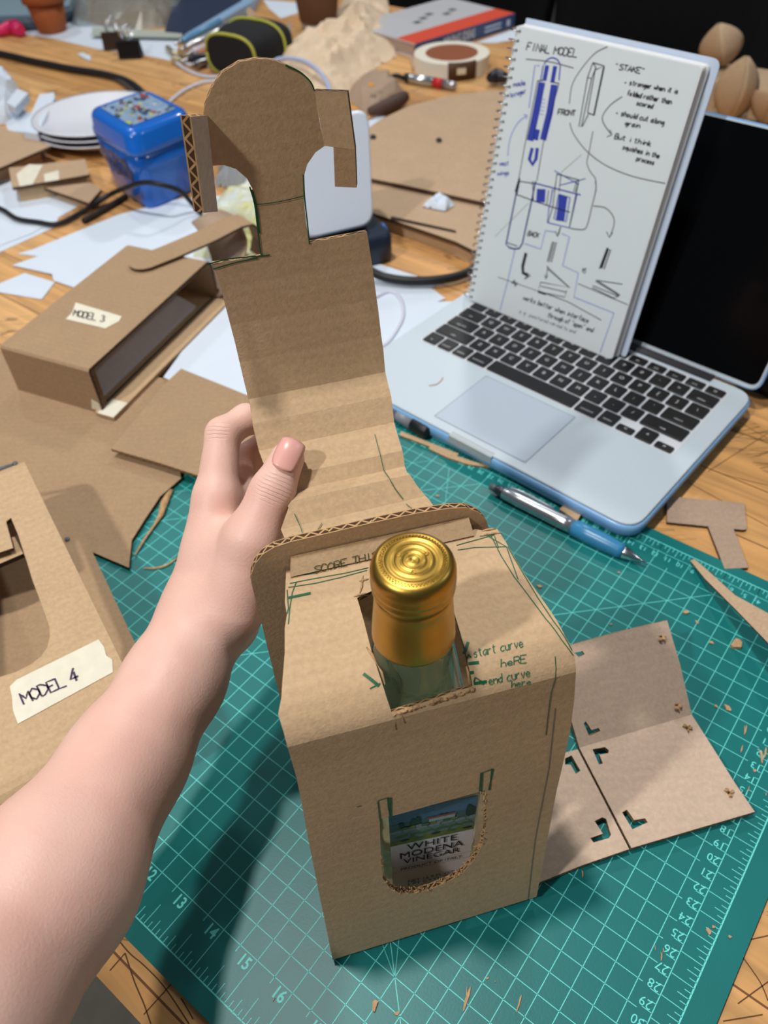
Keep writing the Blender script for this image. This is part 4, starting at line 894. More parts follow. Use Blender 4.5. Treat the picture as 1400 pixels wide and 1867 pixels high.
dr(QG, cB, [(1010, 0), (1015, 60), (985, 190), (950, 330), (915, 365), (820, 355)], 0.0011, True); dr(QG, cB, [(995, 188), (1080, 200), (1138, 255), (1152, 320), (1120, 420)], 0.0010, True); dr(QB, cB, [(1095, 380), (1115, 425), (1140, 385)], 0.0009)
dr(QB, cB, [(750, 345), (728, 410)], 0.0012); dr(QB, cB, [(712, 378), (726, 418), (742, 382)], 0.0010)
T(QB, cB, 'BACK', (500, 408), (585, 428), 36, 0.0010); T(QB, cB, 'VS.', (905, 685), (950, 698), 36, 0.0008)
for p in ([(410, 500), (350, 760), (295, 970)], [(480, 470), (600, 512), (636, 372), (715, 385)], [(760, 395), (816, 420), (765, 636), (882, 690), (850, 872), (1150, 992), (1045, 1290)]): dr(QP, cB, p, 0.0013)
for a, b in (((690, 455), (650, 605)), ((703, 458), (663, 608)), ((718, 460), (680, 608)), ((1100, 500), (1040, 660)), ((1125, 515), (1075, 662))): dr(QB, cB, [a, b], 0.0011)
dr(QB, cB, [(1105, 505), (1052, 655)], 0.0028); dr(QB, cB, [(490, 540), (465, 640), (468, 690), (505, 708)], 0.0034); dr(QB, cB, [(478, 735), (522, 708), (490, 690)], 0.0014)
for p in ([(655, 640), (640, 730)], [(628, 705), (640, 738), (652, 708)], [(645, 640), (820, 800), (600, 760)], [(652, 660), (815, 800)], [(600, 760), (580, 830), (780, 872), (795, 820)], [(600, 790), (795, 835)], [(585, 825), (800, 905), (1055, 1045)], [(1015, 745), (1215, 775)], [(1012, 752), (1190, 862)], [(1025, 748), (1195, 855)], [(985, 800), (1150, 880), (1190, 860)], [(990, 785), (1180, 865)]): dr(QB, cB, p, 0.0008)
dr(QB, cB, [(580, 830), (640, 850)], 0.0022)
dr(QG, cB, [(280, 722), (585, 828)], 0.0007); dr(QG, cB, [(880, 770), (1255, 930)], 0.0009)
for p in ([(380, 765), (430, 768)], [(405, 740), (408, 795)], [(390, 748), (420, 785)]): dr(QB, cB, p, 0.0010)
dr(QG, cB, [(255, 420), (510, 165)], 0.0004); dr(QG, cA, [(505, 1090), (660, 955)], 0.0004)
T(QB, cB, 'works better when interface', (465, 890), (958, 1068), 38, 0.0008); T(QB, cB, 'through of "open" end', (648, 1020), (992, 1138), 38, 0.0008); T(QG, cB, 'e.g. punctured carved to end', (438, 990), (860, 1148), 30, 0.0005)
QB.build('black_drawing', BLACK_INK, page); QG.build('pencil_drawing', GREY_INK, page); QU.build('blue_drawing', BLUE_INK, page); QP.build('pale_blue_drawing', BLUE_PALE, page)

# ================================================================== things on the mat near the carrier
# mechanical pencil
pa, pb = at(893, 886, 0.006), at(1178, 1027, 0.005); pd = nrm(pb - pa); plen = np.linalg.norm(pb - pa)
pen = thing('mechanical_pencil', 'mechanical pencil with silver barrel and translucent blue grip on the mat', 'pencil', (pa + pb) / 2 - UZ * .005)
def pl(name, prof, m, parent=pen, n=24):
    q = MB(); q.lathe([(r * 1.14, t * plen) for r, t in prof], pa, n, pd); return q.build(name, m, parent)
pl('push_button', [(0.0018, 0.0), (0.0026, 0.004), (0.0028, 0.03), (0.0026, 0.045)], mat('smoky_plastic', (92, 98, 104), 0.25))
pl('collar', [(0.0032, 0.045), (0.0036, 0.05), (0.0038, 0.085), (0.0038, 0.09)], mat('dark_grey_metal', (88, 90, 96), 0.3, metal=0.8))
pl('barrel', [(0.0036, 0.09), (0.0047, 0.10), (0.0050, 0.2), (0.0052, 0.35), (0.0053, 0.50), (0.0051, 0.555)], mat('silver_barrel', (196, 200, 206), 0.24, metal=0.85))
pl('grip', [(0.0050, 0.555), (0.0060, 0.56), (0.0062, 0.65), (0.0060, 0.75), (0.0054, 0.84), (0.0048, 0.865)], mat('blue_grip', (66, 148, 198), 0.3, trans=0.25))
pl('tip', [(0.0042, 0.862), (0.0044, 0.872), (0.0036, 0.90), (0.0018, 0.955), (0.0010, 0.965), (0.0008, 1.0)], CHROME)
cs = np.cross(UZ, pd); q = MB(); q.tube([pa + pd * plen * 0.12 + cs * 0.0052 + UZ * 0.003, pa + pd * plen * 0.2 + cs * 0.0062 + UZ * 0.004, pa + pd * plen * 0.40 + cs * 0.0060 + UZ * 0.003], 0.0011, 8, smooth_path=4); q.build('clip', mat('clear_clip', (170, 180, 190), 0.2, trans=0.3), pen)
# black marker tucked along the laptop's front edge
ma, mb_ = at(640, 706, 0.0068), at(783, 790, 0.0068); md = nrm(mb_ - ma); ml = np.linalg.norm(mb_ - ma)
mk = thing('marker', 'black and grey marker lying against the front edge of the laptop', 'marker', (ma + mb_) / 2 - UZ * .007)
for nm, pr_, m_ in (('barrel', [(0.0062, -0.25), (0.0064, -0.24), (0.0064, 0.62)], mat('marker_grey', (112, 116, 126), 0.4)), ('print_band', [(0.00645, 0.30), (0.0065, 0.31), (0.0065, 0.60), (0.00645, 0.61)], mat('marker_dark', (76, 80, 92), 0.4)), ('cap', [(0.0062, 0.80), (0.0070, 0.81), (0.0068, 0.97), (0.0055, 1.0)], BLACK), ('neck', [(0.0060, 0.62), (0.0062, 0.63), (0.0060, 0.80)], mat('marker_grey2', (136, 138, 146), 0.4))):
    q = MB(); q.lathe([(r, t * ml) for r, t in pr_], ma, 20, md); q.build(nm, m_, mk)
q = MB(); mu = nrm(UZ - md * np.dot(UZ, md)); mu = nrm(mu + 0.7 * np.cross(mu, md)) if np.dot(np.cross(mu, md), CAM - ma) > 0 else nrm(mu - 0.7 * np.cross(mu, md)); mv = np.cross(mu, md)
c = ma + md * ml * 0.52 + mu * 0.0066; q.lathe([(0.0024, 0), (0.0024, 0.0001)], c, 16, mu); q.build('printed_mark', mat('marker_print', (206, 208, 214), 0.5), mk)
# thin offcuts
card('cardboard_strip', [(731, 786), (836, 827), (832, 834), (786, 815), (728, 793)], 0.0, 'straight narrow cardboard offcut in front of the laptop, nearer the strap', 'cardboard scrap', 0.002, (K_MAIN, K_EDGE), group='thin offcuts in front of the laptop')
card('cardboard_strip', [(784, 812), (832, 831), (865, 842), (897, 848), (894, 852), (855, 847), (815, 834), (782, 818)], 0.0, 'slender curved cardboard offcut overlapping a straight strip, in front of the laptop', 'cardboard scrap', 0.0018, (K_MAIN, K_EDGE), group='thin offcuts in front of the laptop')
card('cardboard_square', [(1020, 928), (1036, 913), (1066, 926), (1052, 950)], 0.0, 'small square of cardboard between the pencil and the laptop', 'cardboard scrap', 0.004)
# the flat slotted panel on the right: two lower halves and a raised flap
HZ = 0.006
p_l = at(985, 1372, HZ); p_m = at(1054, 1364, HZ); p_r = at(1261, 1303, HZ)
sl_t = thing('slotted_cardboard_panel', 'folded cardboard panel with L-shaped slots lying on the mat, right of the carrier', 'cardboard panel', at(1150, 1420, 0))
def lslot(px): return [at(x, y, HZ)[:2] for x, y in px]
LS1 = [(1080, 1366), (1103, 1362), (1110, 1368), (1109, 1373), (1093, 1376), (1099, 1392), (1092, 1394)]
LS2 = [(1134, 1481), (1143, 1476), (1156, 1495), (1176, 1492), (1181, 1499), (1153, 1512)]
LS3 = [(1084, 1497), (1098, 1490), (1105, 1493), (1114, 1522), (1110, 1528), (1082, 1536), (1076, 1528), (1099, 1520)]
LS4 = [(1030, 1383), (1042, 1377), (1058, 1405), (1050, 1411), (1040, 1394), (1030, 1394)]
def shp(name, px, holes): return sheet(name, [at(x, y, HZ)[:2] for x, y in px], flat(HZ - 0.003), 0.003, [lslot(h) for h in holes], mats=(K_PINK, K_EDGE), parent=sl_t)
shp('lower_panel', [(1056, 1363), (1261, 1303), (1300, 1364), (1340, 1428), (1376, 1480), (1260, 1514), (1151, 1546)], [LS1, LS2])
shp('lower_panel', [(900, 1406), (1053, 1366), (1147, 1548), (1060, 1578), (985, 1608), (900, 1640)], [LS3, LS4])
fv = nrm(p_r - p_m); FA = np.cross(UZ, fv); FA = FA if FA[1] > 0 else -FA
fa = math.radians(38); FU = FA * math.cos(fa) + UZ * math.sin(fa); FN = np.cross(fv, FU); FN = FN if FN[2] > 0 else -FN
FP = Plane(p_m, fv, FN); 
fl_out = [FP.uv(*p) for p in [(1056, 1363), (1261, 1303), (1240, 1212), (1216, 1131), (1135, 1150), (1040, 1176), (1020, 1240)]]
fs = [[FP.uv(*p) for p in h] for h in ([(1064, 1319), (1068, 1315), (1078, 1331), (1091, 1327), (1095, 1333), (1074, 1342)], [(1047, 1190), (1062, 1187), (1066, 1193), (1055, 1198)])]
sheet('raised_flap', fl_out, lambda u, v, w_: FP.map(u, v, w_ - 0.003), 0.003, fs, mats=(K_PINK, K_EDGE), parent=sl_t)
for (x, y), pn in (((1205, 1162), FP), ((1234, 1287), FP), ((1253, 1328), None), ((1329, 1446), None)):
    c = pn.px(x, y) if pn else at(x, y, HZ); n_ = FN if pn else UZ; q = MB(); r_ = random.Random(x)
    q.lathe([(0.0012, -0.0004), (0.0012, 0.0002)], c, 8, n_, 0)
    for k in range(9):
        a = r_.uniform(0, 6.28); d = np.array([math.cos(a), math.sin(a), 0]); q.tube([c + d * 0.0008, c + d * 0.0022 + n_ * r_.uniform(.0008, .002), c + d * 0.003 + n_ * 0.0004], [0.0007, 0.0006, 0.0003], 5, 1)
    q.build('punched_nick', [mat('nick_dark', (44, 30, 20), 0.9), K_TORN], sl_t)
# long sliver sticking up at the right
pv = [(1258, 1022), (1266, 1019), (1290, 1040), (1340, 1085), (1400, 1118), (1460, 1150), (1460, 1225), (1400, 1172), (1340, 1110), (1285, 1055)]
sa, sb, sc_ = at(1258, 1022, 0.004), at(1400, 1118, 0.030), at(1400, 1172, 0.030); svp = Plane(sa, sb - sa, np.cross(sc_ - sa, sb - sa) * (1 if np.cross(sc_ - sa, sb - sa)[2] > 0 else -1))
tag(sheet('cardboard_offcut', [svp.uv(*p) for p in pv], lambda u, v, w_: svp.map(u, v, w_ - 0.003), 0.003, mats=(K_PALE, K_EDGED)), 'long pointed cardboard offcut slanting up at the right edge of the mat', 'cardboard scrap')
card('cardboard_rectangle', [(1216, 908), (1222, 905), (1357, 917), (1361, 964), (1356, 966), (1216, 952)], TZ, 'rectangular cardboard scrap on the wood right of the laptop corner', 'cardboard scrap', 0.003, (K_GREY, K_EDGED), group='two scraps right of the laptop')
card('cardboard_rectangle', [(1291, 960), (1335, 958), (1364, 1035), (1321, 1037)], -0.0028, 'small upright cardboard scrap touching the mat edge and the larger rectangle', 'cardboard scrap', 0.003, (K_GREY, K_EDGED), group='two scraps right of the laptop')
# crumbs of board scattered over the mat
rs = random.Random(11)
crumbs = [(683, 1834, 22, 0), (722, 1848, 12, 1), (852, 1820, 46, 2), (946, 1830, 30, 3), (888, 1784, 10, 1), (903, 1790, 8, 3), (1340, 1174, 34, 0), (1296, 1172, 12, 1), (1249, 1117, 14, 0), (1358, 1333, 26, 2), (1325, 1291, 18, 0), (1305, 1288, 8, 1), (1206, 1744, 18, 2), (1209, 1732, 14, 3), (1194, 1728, 10, 2), (1292, 1700, 14, 0), (1330, 1708, 8, 1), (1328, 1290, 10, 1), (1388, 1378, 34, 2), (1395, 1372, 26, 3), (1364, 1440, 14, 3), (1300, 1690, 8, 1), (1062, 1593, 18, 2), (983, 1070, 12, 0), (1128, 1044, 8, 1), (1270, 1135, 10, 1), (1375, 1405, 9, 1), (1352, 1366, 20, 3), (797, 905, 10, 0), (1396, 1448, 12, 3), (1113, 1139, 7, 1), (500, 1822, 9, 3)]
SHAV = mat('board_crumb', (206, 166, 124), 0.85, noise=0.3, scale=500)
where = {0: 'torn chip', 1: 'tiny crumb', 2: 'splintered sliver', 3: 'short thin splinter'}
for (x, y, s, k) in crumbs:
    c = at(x, y, 0.0002); L_ = s * np.linalg.norm(c - CAM) / FPX; q = MB(); a = rs.uniform(0, 3.14) if k < 2 else rs.uniform(0.9, 1.4); d = np.array([math.cos(a), math.sin(a), 0]); e = np.array([-d[1], d[0], 0])
    wd = L_ * (0.7 if k < 2 else 0.14); m_ = 7
    o_ = [c + d * math.cos(6.283 * i / m_) * L_ / 2 * rs.uniform(.35, 1) + e * math.sin(6.283 * i / m_) * wd / 2 * rs.uniform(.3, 1) for i in range(m_)]
    q.prism(o_, UZ * max(0.0006, wd * 0.25))
    if k == 2: q.tube([c - d * L_ * .1, c + d * L_ * .3 + e * wd * .8 + UZ * .001], [wd * .25, wd * .1], 5)
    tag(q.build('cardboard_crumb', SHAV), 'tan cardboard crumb or splinter lying on the green mat', 'crumb', 'cardboard crumbs on the cutting mat')
# splinters near the hand
q = MB(); q.tube([at(x, y, 0.002) for x, y in ((246, 1012), (262, 985), (283, 955), (293, 940), (300, 915), (312, 893))], [0.0007, 0.0010, 0.0012, 0.0025, 0.0036, 0.0022], 7, flat=0.5); tag(q.build('cardboard_splinter', K_TORN), 'torn cardboard sliver beside the big brown sheet, left of the wrist', 'cardboard scrap')
q = MB(); q.tube([at(x, y, 0.0008) for x, y in ((262, 1036), (285, 1036), (305, 1030), (322, 1018))], [0.0005, 0.001, 0.001, 0.0006], 6, smooth_path=4); tag(q.build('cardboard_splinter', K_TORN), 'thin bent cardboard splinter on the mat just left of the wrist', 'cardboard scrap')

# ================================================================== models and sheets at the left
card('cardboard_sheet', [(-120, 690), (0, 640), (120, 660), (300, 690), (330, 872), (292, 905), (262, 950), (240, 985), (235, 1035), (172, 1008), (60, 960), (-120, 880)], 0.0, 'large kraft cardboard sheet under the two boxes, its torn corner over the mat', 'cardboard sheet', 0.004, (K_SHADED, K_EDGED))
tr = [(202, 818), (300, 700), (330, 672), (455, 722), (520, 760), (520, 905), (365, 868), (285, 842)]
tz = 0.014
bt = thing('cardboard_tray', 'shallow folded cardboard piece lying on the big sheet behind the hand', 'cardboard', at(360, 790, 0.006))
sheet('top_panel', [at(x, y, tz)[:2] for x, y in tr], flat(tz - 0.003), 0.003, mats=(K_SHADED, K_EDGE), parent=bt)
q = MB(); a, b = at(206, 822, tz - 0.003), at(518, 906, tz - 0.003); dn = np.array([0, 0.006, 0])
q.prism([a + dn, b + dn, b + dn - UZ * 0.0065, a + dn - UZ * 0.0065], np.array([0, .003, 0])); q.build('folded_edge', K_MAIN, bt)
q = MB(); q.box(at(420, 760, 0.0075), (0.10, 0.06, 0.006), (nrm(b - a), np.cross(UZ, nrm(b - a)), UZ)); q.build('under_fold', K_MAIN, bt)

# taped box number 3
H3 = 0.055
A3 = at(160, 675, H3); B3 = at(385, 470, H3); D3 = at(-2, 631, H3); l3 = nrm(B3 - A3); w3 = nrm(D3 - A3)
C3 = at(240, 438, H3); L3 = np.linalg.norm(B3 - A3); W3 = np.linalg.norm(D3 - A3)
z3 = 0.0045
m3 = thing('cardboard_box_model', 'open-sided cardboard box labelled MODEL 3 with a strap looped over its top', 'cardboard model', [*(A3 + l3 * L3 / 2 + w3 * W3 / 2)[:2], z3])
def P3(x, y, z): return A3 * np.array([1, 1, 0]) + l3 * x + w3 * y + UZ * z       # x along the open side, y across the top
prof3 = [(0.0, z3), (0.0, H3 - 0.002), (0.002, H3)] + [(L3 * 0.5, H3), (L3 - 0.012, H3)] + [(L3 - 0.012 + 0.012 * math.sin(a), H3 - 0.012 + 0.012 * math.cos(a)) for a in np.linspace(0.2, 1.57, 6)] + [(L3, z3 + 0.001)]
W_ = Bent(prof3, l3, w3); 
BW = Bent([(x, z) for x, z in prof3], w3, l3, side=1, org=A3 * np.array([1, 1, 0]))
sheet('wrap_panel', [(0, 0), (W3, 0), (W3, BW.S[-1]), (0, BW.S[-1])], lambda u, v, w_: BW.map(u, v, w_ - 0.004), 0.004, cv=list(BW.S[1:-1]), mats=(K_SHADED, K_EDGED), parent=m3)
q = MB(); q.prism([P3(0.002, 0.004, z3), P3(L3, 0.004, z3), P3(L3, W3, z3), P3(0.002, W3, z3)], UZ * 0.004); q.prism([P3(-0.004, -0.016, z3), P3(L3 - .004, -0.016, z3), P3(L3 - .004, 0.006, z3), P3(-0.004, 0.006, z3)], UZ * 0.004); q.build('bottom_panel', K_MAIN, m3)
q = MB(); q.prism([P3(0.006, W3 * .62, z3 + .004), P3(L3 - .02, W3 * .62, z3 + .004), P3(L3 - .02, W3 * .62 + .004, z3 + .004), P3(0.006, W3 * .62 + .004, z3 + .004)], UZ * 0.030); q.prism([P3(0.012, 0.012, z3 + .004), P3(L3 - .03, 0.012, z3 + .004), P3(L3 - .03, W3 * .55, z3 + .020), P3(0.012, W3 * .55, z3 + .020)], UZ * 0.003); q.build('inner_panel', mat('inner_grey_liner', (226, 214, 208), 0.8, noise=0.08, scale=200), m3)
q = MB(); q.prism([P3(0.004, 0.001, z3 + .003), P3(0.009, 0.001, z3 + .003), P3(0.009, 0.001, H3 - .004), P3(0.004, 0.001, H3 - .004)], w3 * 0.03); q.build('corner_brace', K_EDGED, m3)
q = MB(); q.prism([P3(-0.005, -0.0165, z3 + .0043), P3(0.018, -0.0165, z3 + .0043), P3(0.018, 0.002, z3 + .0043), P3(-0.005, 0.002, z3 + .0043)], UZ * 0.0004); q.prism([P3(-0.0008, 0.0, z3 + .004), P3(-0.0008, 0.012, z3 + .004), P3(-0.0008, 0.008, z3 + .016), P3(-0.0008, 0.0, z3 + .013)], -l3 * 0.0003); q.build('corner_tape', TAPE, m3)
tp = [(138, 552), (222, 577), (217, 586), (192, 599), (120, 582), (132, 570)]
q = MB(); q.prism([at(x, y, H3 + 0.0002) for x, y in tp], UZ * 0.0003); t3 = q.build('label_tape', TAPE, m3); t3['label'] = 'masking tape reading MODEL 3'
q = MB(); scrawl(q, 'MODEL 3', (133, 576), (190, 588), 12, lambda x, y: at(x, y, H3 + 0.0005), 0.0013, UZ); q.build('lettering', BLACK_INK, t3)
# its strap: a tongue on the lid, a loop over the back edge
s3a = at(232, 492, H3 + 0.002); s3b = at(392, 392, H3 + 0.025); s3d = nrm((s3b - s3a) * np.array([1, 1, 0])); s3w = np.cross(UZ, s3d)
S3 = Bent([(0.0, H3 + .0035), (0.05, H3 + .0038), (0.10, H3 + 0.006), (0.135, H3 + .010), (0.150, H3 + .008), (0.162, H3 - 0.004), (0.166, H3 - 0.024), (0.160, H3 - 0.040)], -s3w, s3d, org=s3a * np.array([1, 1, 0]))
so3 = [(0.0165 * math.cos(a), 0.004 + 0.0165 * math.sin(a) ) for a in np.linspace(math.pi, 2 * math.pi, 12)]
so3 = [(x, y + 0.0165) for x, y in so3]; so3 = so3 + [(0.0165, S3.S[-1]), (-0.0165, S3.S[-1])]
sheet('strap', so3, lambda u, v, w_: S3.map(u, v, w_ - 0.002), 0.0025, cv=list(S3.S[1:-1]) + list(np.linspace(.01, .09, 4)), mats=(K_SHADED, K_EDGED), parent=m3)
q = MB(); ea = spline([at(*p) for p in ((350, 408, .046), (366, 428, .042), (384, 466, .032), (393, 510, .018), (396, 545, .008))], 4); eb = spline([at(*p) for p in ((392, 384, .052), (424, 396, .050), (446, 436, .042), (440, 480, .026), (430, 530, .012))], 4)
q.loft([[a, b] for a, b in zip(ea, eb)], cap=False, closed=False); lo_ = q.build('strap_loop', K_GREY, m3); s_ = lo_.modifiers.new('thick', 'SOLIDIFY'); s_.thickness = 0.003
q = MB(); q.tube([b for b in eb], 0.0028, 8); q.build('loop_rim', K_MAIN, m3)

# taped box number 4
H4 = 0.062; z4 = 0.0065
A4 = at(47, 848, H4); B4 = at(217, 1197, H4); d4 = nrm(B4 - A4); w4 = np.cross(UZ, d4); w4 = w4 if w4[0] < 0 else -w4
m4 = thing('cardboard_box_model', 'cardboard carrier model labelled MODEL 4 lying on its back with a big cut-out window', 'cardboard model', [*(A4 + d4 * 0.1 + w4 * 0.06)[:2], z4])
def uv4(x, y, z=H4):
    p = at(x, y, z) - A4; return (np.dot(p, w4), np.dot(p, d4))
e4 = uv4(150, 1395)[1]
prof4 = [(-0.0135, 0.050), (-0.010, 0.058), (0.0, H4), (e4 * .5, H4), (e4 - 0.016, H4)] + [(e4 - 0.016 + 0.016 * math.sin(a), H4 - 0.016 + 0.016 * math.cos(a)) for a in np.linspace(0.2, 1.5, 6)] + [(e4 + 0.001, z4)]
B4_ = Bent(prof4, w4, d4, side=1, org=A4 * np.array([1, 1, 0]))
off = B4_.S[2]
hole4 = [(u, v + off) for u, v in [uv4(*p) for p in [(-140, 1048), (0, 1007), (24, 999), (11, 951), (20, 944), (33, 975), (47, 1018), (60, 1060), (75, 1100), (90, 1142), (91, 1160), (86, 1180), (75, 1197), (55, 1212), (27, 1226), (0, 1234), (-60, 1250), (-150, 1270)]]]
sheet('front_panel', [(0.0, 0.0), (0.125, 0.0), (0.125, B4_.S[-1]), (0.0, B4_.S[-1])], lambda u, v, w_: B4_.map(u, v, w_ - 0.003), 0.003, [hole4], cv=list(B4_.S[1:-1]), mats=(K_MAIN, K_EDGED), parent=m4)
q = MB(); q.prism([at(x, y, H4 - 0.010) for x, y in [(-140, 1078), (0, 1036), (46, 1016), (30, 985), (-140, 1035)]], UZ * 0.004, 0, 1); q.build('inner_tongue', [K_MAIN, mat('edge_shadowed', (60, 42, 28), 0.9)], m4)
b4 = [(-160, 960), (118, 928), (140, 945), (246, 1172), (236, 1215), (215, 1330), (60, 1440), (-160, 1500)]
sheet('back_panel', [at(x, y, z4 + .003)[:2] for x, y in b4], flat(z4), 0.003, mats=(K_SHADED, K_EDGED), parent=m4)
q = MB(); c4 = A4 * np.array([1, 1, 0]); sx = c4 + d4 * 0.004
q.prism([c4 + w4 * 0.003 - d4 * 0.012 + UZ * z4, c4 + w4 * 0.122 - d4 * 0.012 + UZ * z4, c4 + w4 * 0.122 - d4 * 0.012 + UZ * 0.050, c4 + w4 * 0.003 - d4 * 0.012 + UZ * 0.050], d4 * 0.003); q.build('end_panel', K_SHADED, m4)
q = MB(); q.tube([at(x, y, 0.056) for x, y in ((-60, 868), (0, 856), (28, 848))], 0.002, 6); q.lathe([(0.002, 0), (0.002, 0.0012), (0.0005, 0.0016)], at(28, 846, 0.058), 10); q.lathe([(0.002, 0), (0.002, 0.0012), (0.0005, 0.0016)], at(123, 984, 0.0098), 10); q.build('pin', mat('grey_pin', (96, 98, 104), 0.4), m4)
tp = [(18, 1252), (30, 1240), (180, 1166), (190, 1180), (194, 1196), (205, 1203), (206, 1226), (33, 1320), (24, 1296), (22, 1270)]
q = MB(); q.prism([at(x, y, H4 + 0.0002) for x, y in tp], UZ * 0.0003); t4 = q.build('label_tape', TAPE, m4); t4['label'] = 'masking tape reading MODEL 4'
q = MB(); scrawl(q, 'MODEL', (44, 1284), (124, 1249), 20, lambda x, y: at(x, y, H4 + 0.0005), 0.0011, UZ, jitter=0.6, slant=0.0); scrawl(q, '4', (131, 1246), (146, 1239), 24, lambda x, y: at(x, y, H4 + 0.0005), 0.0013, UZ); q.build('lettering', PURPLE_INK, t4)

# ================================================================== the far side of the bench
from mathutils import noise as NZ
def inside(p, poly):
    c = False; n = len(poly)
    for i in range(n):
        a, b = poly[i], poly[i - 1]
        if (a[1] > p[1]) != (b[1] > p[1]) and p[0] < (b[0] - a[0]) * (p[1] - a[1]) / (b[1] - a[1]) + a[0]: c = not c
    return c
def crumple(name, px, h, seed, m, res=34, freq=14, edge=0.02, z=TZ, thick=0.0006, peak=None):
    """crumpled sheet standing over the outline px: folded ridges from noise"""
    poly = [at(x, y, z)[:2] for x, y in px]; A = np.array(poly); lo, hi = A.min(0), A.max(0); q = MB(); idx = {}; st = max(hi - lo) / res
    nx, ny = int((hi[0] - lo[0]) / st) + 2, int((hi[1] - lo[1]) / st) + 2; r_ = random.Random(seed); O = Vector((seed * 3.7, seed * 1.3, 0)); V = []
    for i in range(nx):
        for j in range(ny):
            x, y = lo[0] + i * st, lo[1] + j * st
            P_ = np.array([x, y]); bd = [(a + (b - a) * np.clip(np.dot(P_ - a, b - a) / max(np.dot(b - a, b - a), 1e-9), 0, 1)) for a, b in zip(A, np.roll(A, -1, 0))]
            k_ = int(np.argmin([np.linalg.norm(P_ - w_) for w_ in bd])); de = np.linalg.norm(P_ - bd[k_])
            if not inside((x, y), poly):
                if de > st * 1.1: continue
                x, y = bd[k_]; de = 0.0
            f = min(de / edge, 1.0); p = Vector((x * freq, y * freq, 0)) + O
            d, pts_ = NZ.voronoi(p); n1 = (d[1] - d[0]); n2 = NZ.noise(p * 0.5) * 0.5 + 0.5; d2, _ = NZ.voronoi(p * 2.3)
            zz = h * f ** 0.7 * (0.15 + 0.6 * n2 + 0.75 * (1 - min(n1 * 1.4, 1)) - 0.4 * min(d2[1] - d2[0], 1) * (0.4 + n2))
            idx[(i, j)] = len(V); V.append((x + NZ.noise(p * 1.1 + Vector((9, 0, 0))) * st * 0.8 * (f > 0), y + NZ.noise(p * 1.1 + Vector((0, 9, 0))) * st * 0.8 * (f > 0), z + 0.0008 + max(zz, 0)))
    F = [(idx[(i, j)], idx[(i + 1, j)], idx[(i + 1, j + 1)], idx[(i, j + 1)]) for (i, j) in idx if (i + 1, j) in idx and (i, j + 1) in idx and (i + 1, j + 1) in idx]
    q.add(V, F, 0, False); o = q.build(name, m); s_ = o.modifiers.new('thick', 'SOLIDIFY'); s_.thickness = thick; return o
def T_(o, label, cat, group=None): return tag(o, label, cat, group)
def cable(name, path, r, m, label, group=None, parent=None, sub=8):
    q = MB(); q.tube([at(x, y, TZ + r + z) for x, y, z in path], r, 10, smooth_path=sub); return tag(q.build(name, m), label, 'cable', group)
WHITEP = mat('white_plastic', (222, 232, 246), 0.3); CABLEW = mat('white_cable', (208, 210, 224), 0.45); CABLEK = mat('black_cable', (24, 24, 26), 0.5)

# papers
def sheet_of(px, lift, label, group=None, m=PAPER):
    q = MB(); q.prism([at(x, y, TZ + lift) for x, y in px], UZ * 0.0004); return tag(q.build('paper_sheet', m), label, 'paper', group)
sheet_of([(-60, 330), (40, 325), (150, 372), (105, 398), (105, 412), (0, 460), (-60, 480)], 0.0002, 'white paper sheet at the left edge under the taped cardboard pieces')
sheet_of([(-60, 425), (92, 405), (60, 425), (0, 448), (-60, 470)], 0.0010, 'second white sheet on the left edge, its corner under the thin black cable')
sheet_of([(32, 463), (60, 455), (215, 392), (330, 362), (480, 352), (480, 480), (330, 600), (90, 470)], 0.0004, 'large white paper sheet behind the MODEL 3 box, in front of the blue lunch box')
sheet_of([(22, 484), (120, 450), (300, 470), (240, 560), (98, 512), (95, 500)], 0.0012, 'white sheet with a jagged corner tucked under the MODEL 3 box')
sheet_of([(0, 517), (45, 498), (100, 515), (76, 546), (-20, 530)], 0.0006, 'white sheet showing a small corner left of the MODEL 3 box')
sheet_of([(300, 690), (326, 665), (345, 690)] if False else [(298, 688), (390, 560), (520, 520), (540, 700), (470, 735), (335, 703), (322, 700)], 0.0085, 'white sheet lying between the MODEL 3 box and the strap')
sheet_of([(660, 470), (692, 482), (800, 516), (760, 548), (640, 540)], 0.0004, 'white sheet under the thick black cable beside the laptop')
sheet_of([(640, 545), (690, 552), (826, 550), (790, 580), (705, 642), (600, 660)], 0.0016, 'white sheet touching the left edge of the laptop')
sheet_of([(640, 520), (790, 528), (812, 545), (660, 600)], 0.0010, 'middle white sheet of the pile left of the laptop')
sheet_of([(40, 62), (115, 28), (170, 45), (330, 62), (318, 112), (250, 98), (180, 90), (95, 70)], 0.0002, 'white paper under the terracotta pot and the plastic bag')
sheet_of([(480, 0), (545, 5), (548, 22), (512, 34), (490, 15)], 0.0002, 'white paper behind the black pencil case')
sheet_of([(868, 78), (940, 52), (940, 72), (905, 78)], 0.0002, 'white paper sticking out from under the red book')
for px_, lb in (([(142, 100), (150, 97), (165, 103), (166, 112), (155, 108)], 'white paper scrap on the bare wood near the binder clips'), ([(640, 250), (668, 225), (690, 212), (702, 214), (672, 240), (645, 262)], 'white folded paper strip behind the right tab of the strap')):
    q = MB(); q.prism([at(x, y, TZ + 0.001) for x, y in px_], UZ * 0.0015); T_(q.build('paper_scrap', PAPER), lb, 'paper')
T_(crumple('paper_scrap', [(770, 378), (790, 362), (806, 360), (829, 375), (812, 386), (790, 382)], 0.008, 3, PAPER, 12, 60, 0.006, z=0.0185), 'small crumpled white scrap on the cardboard sheets beside the sketchbook', 'paper')

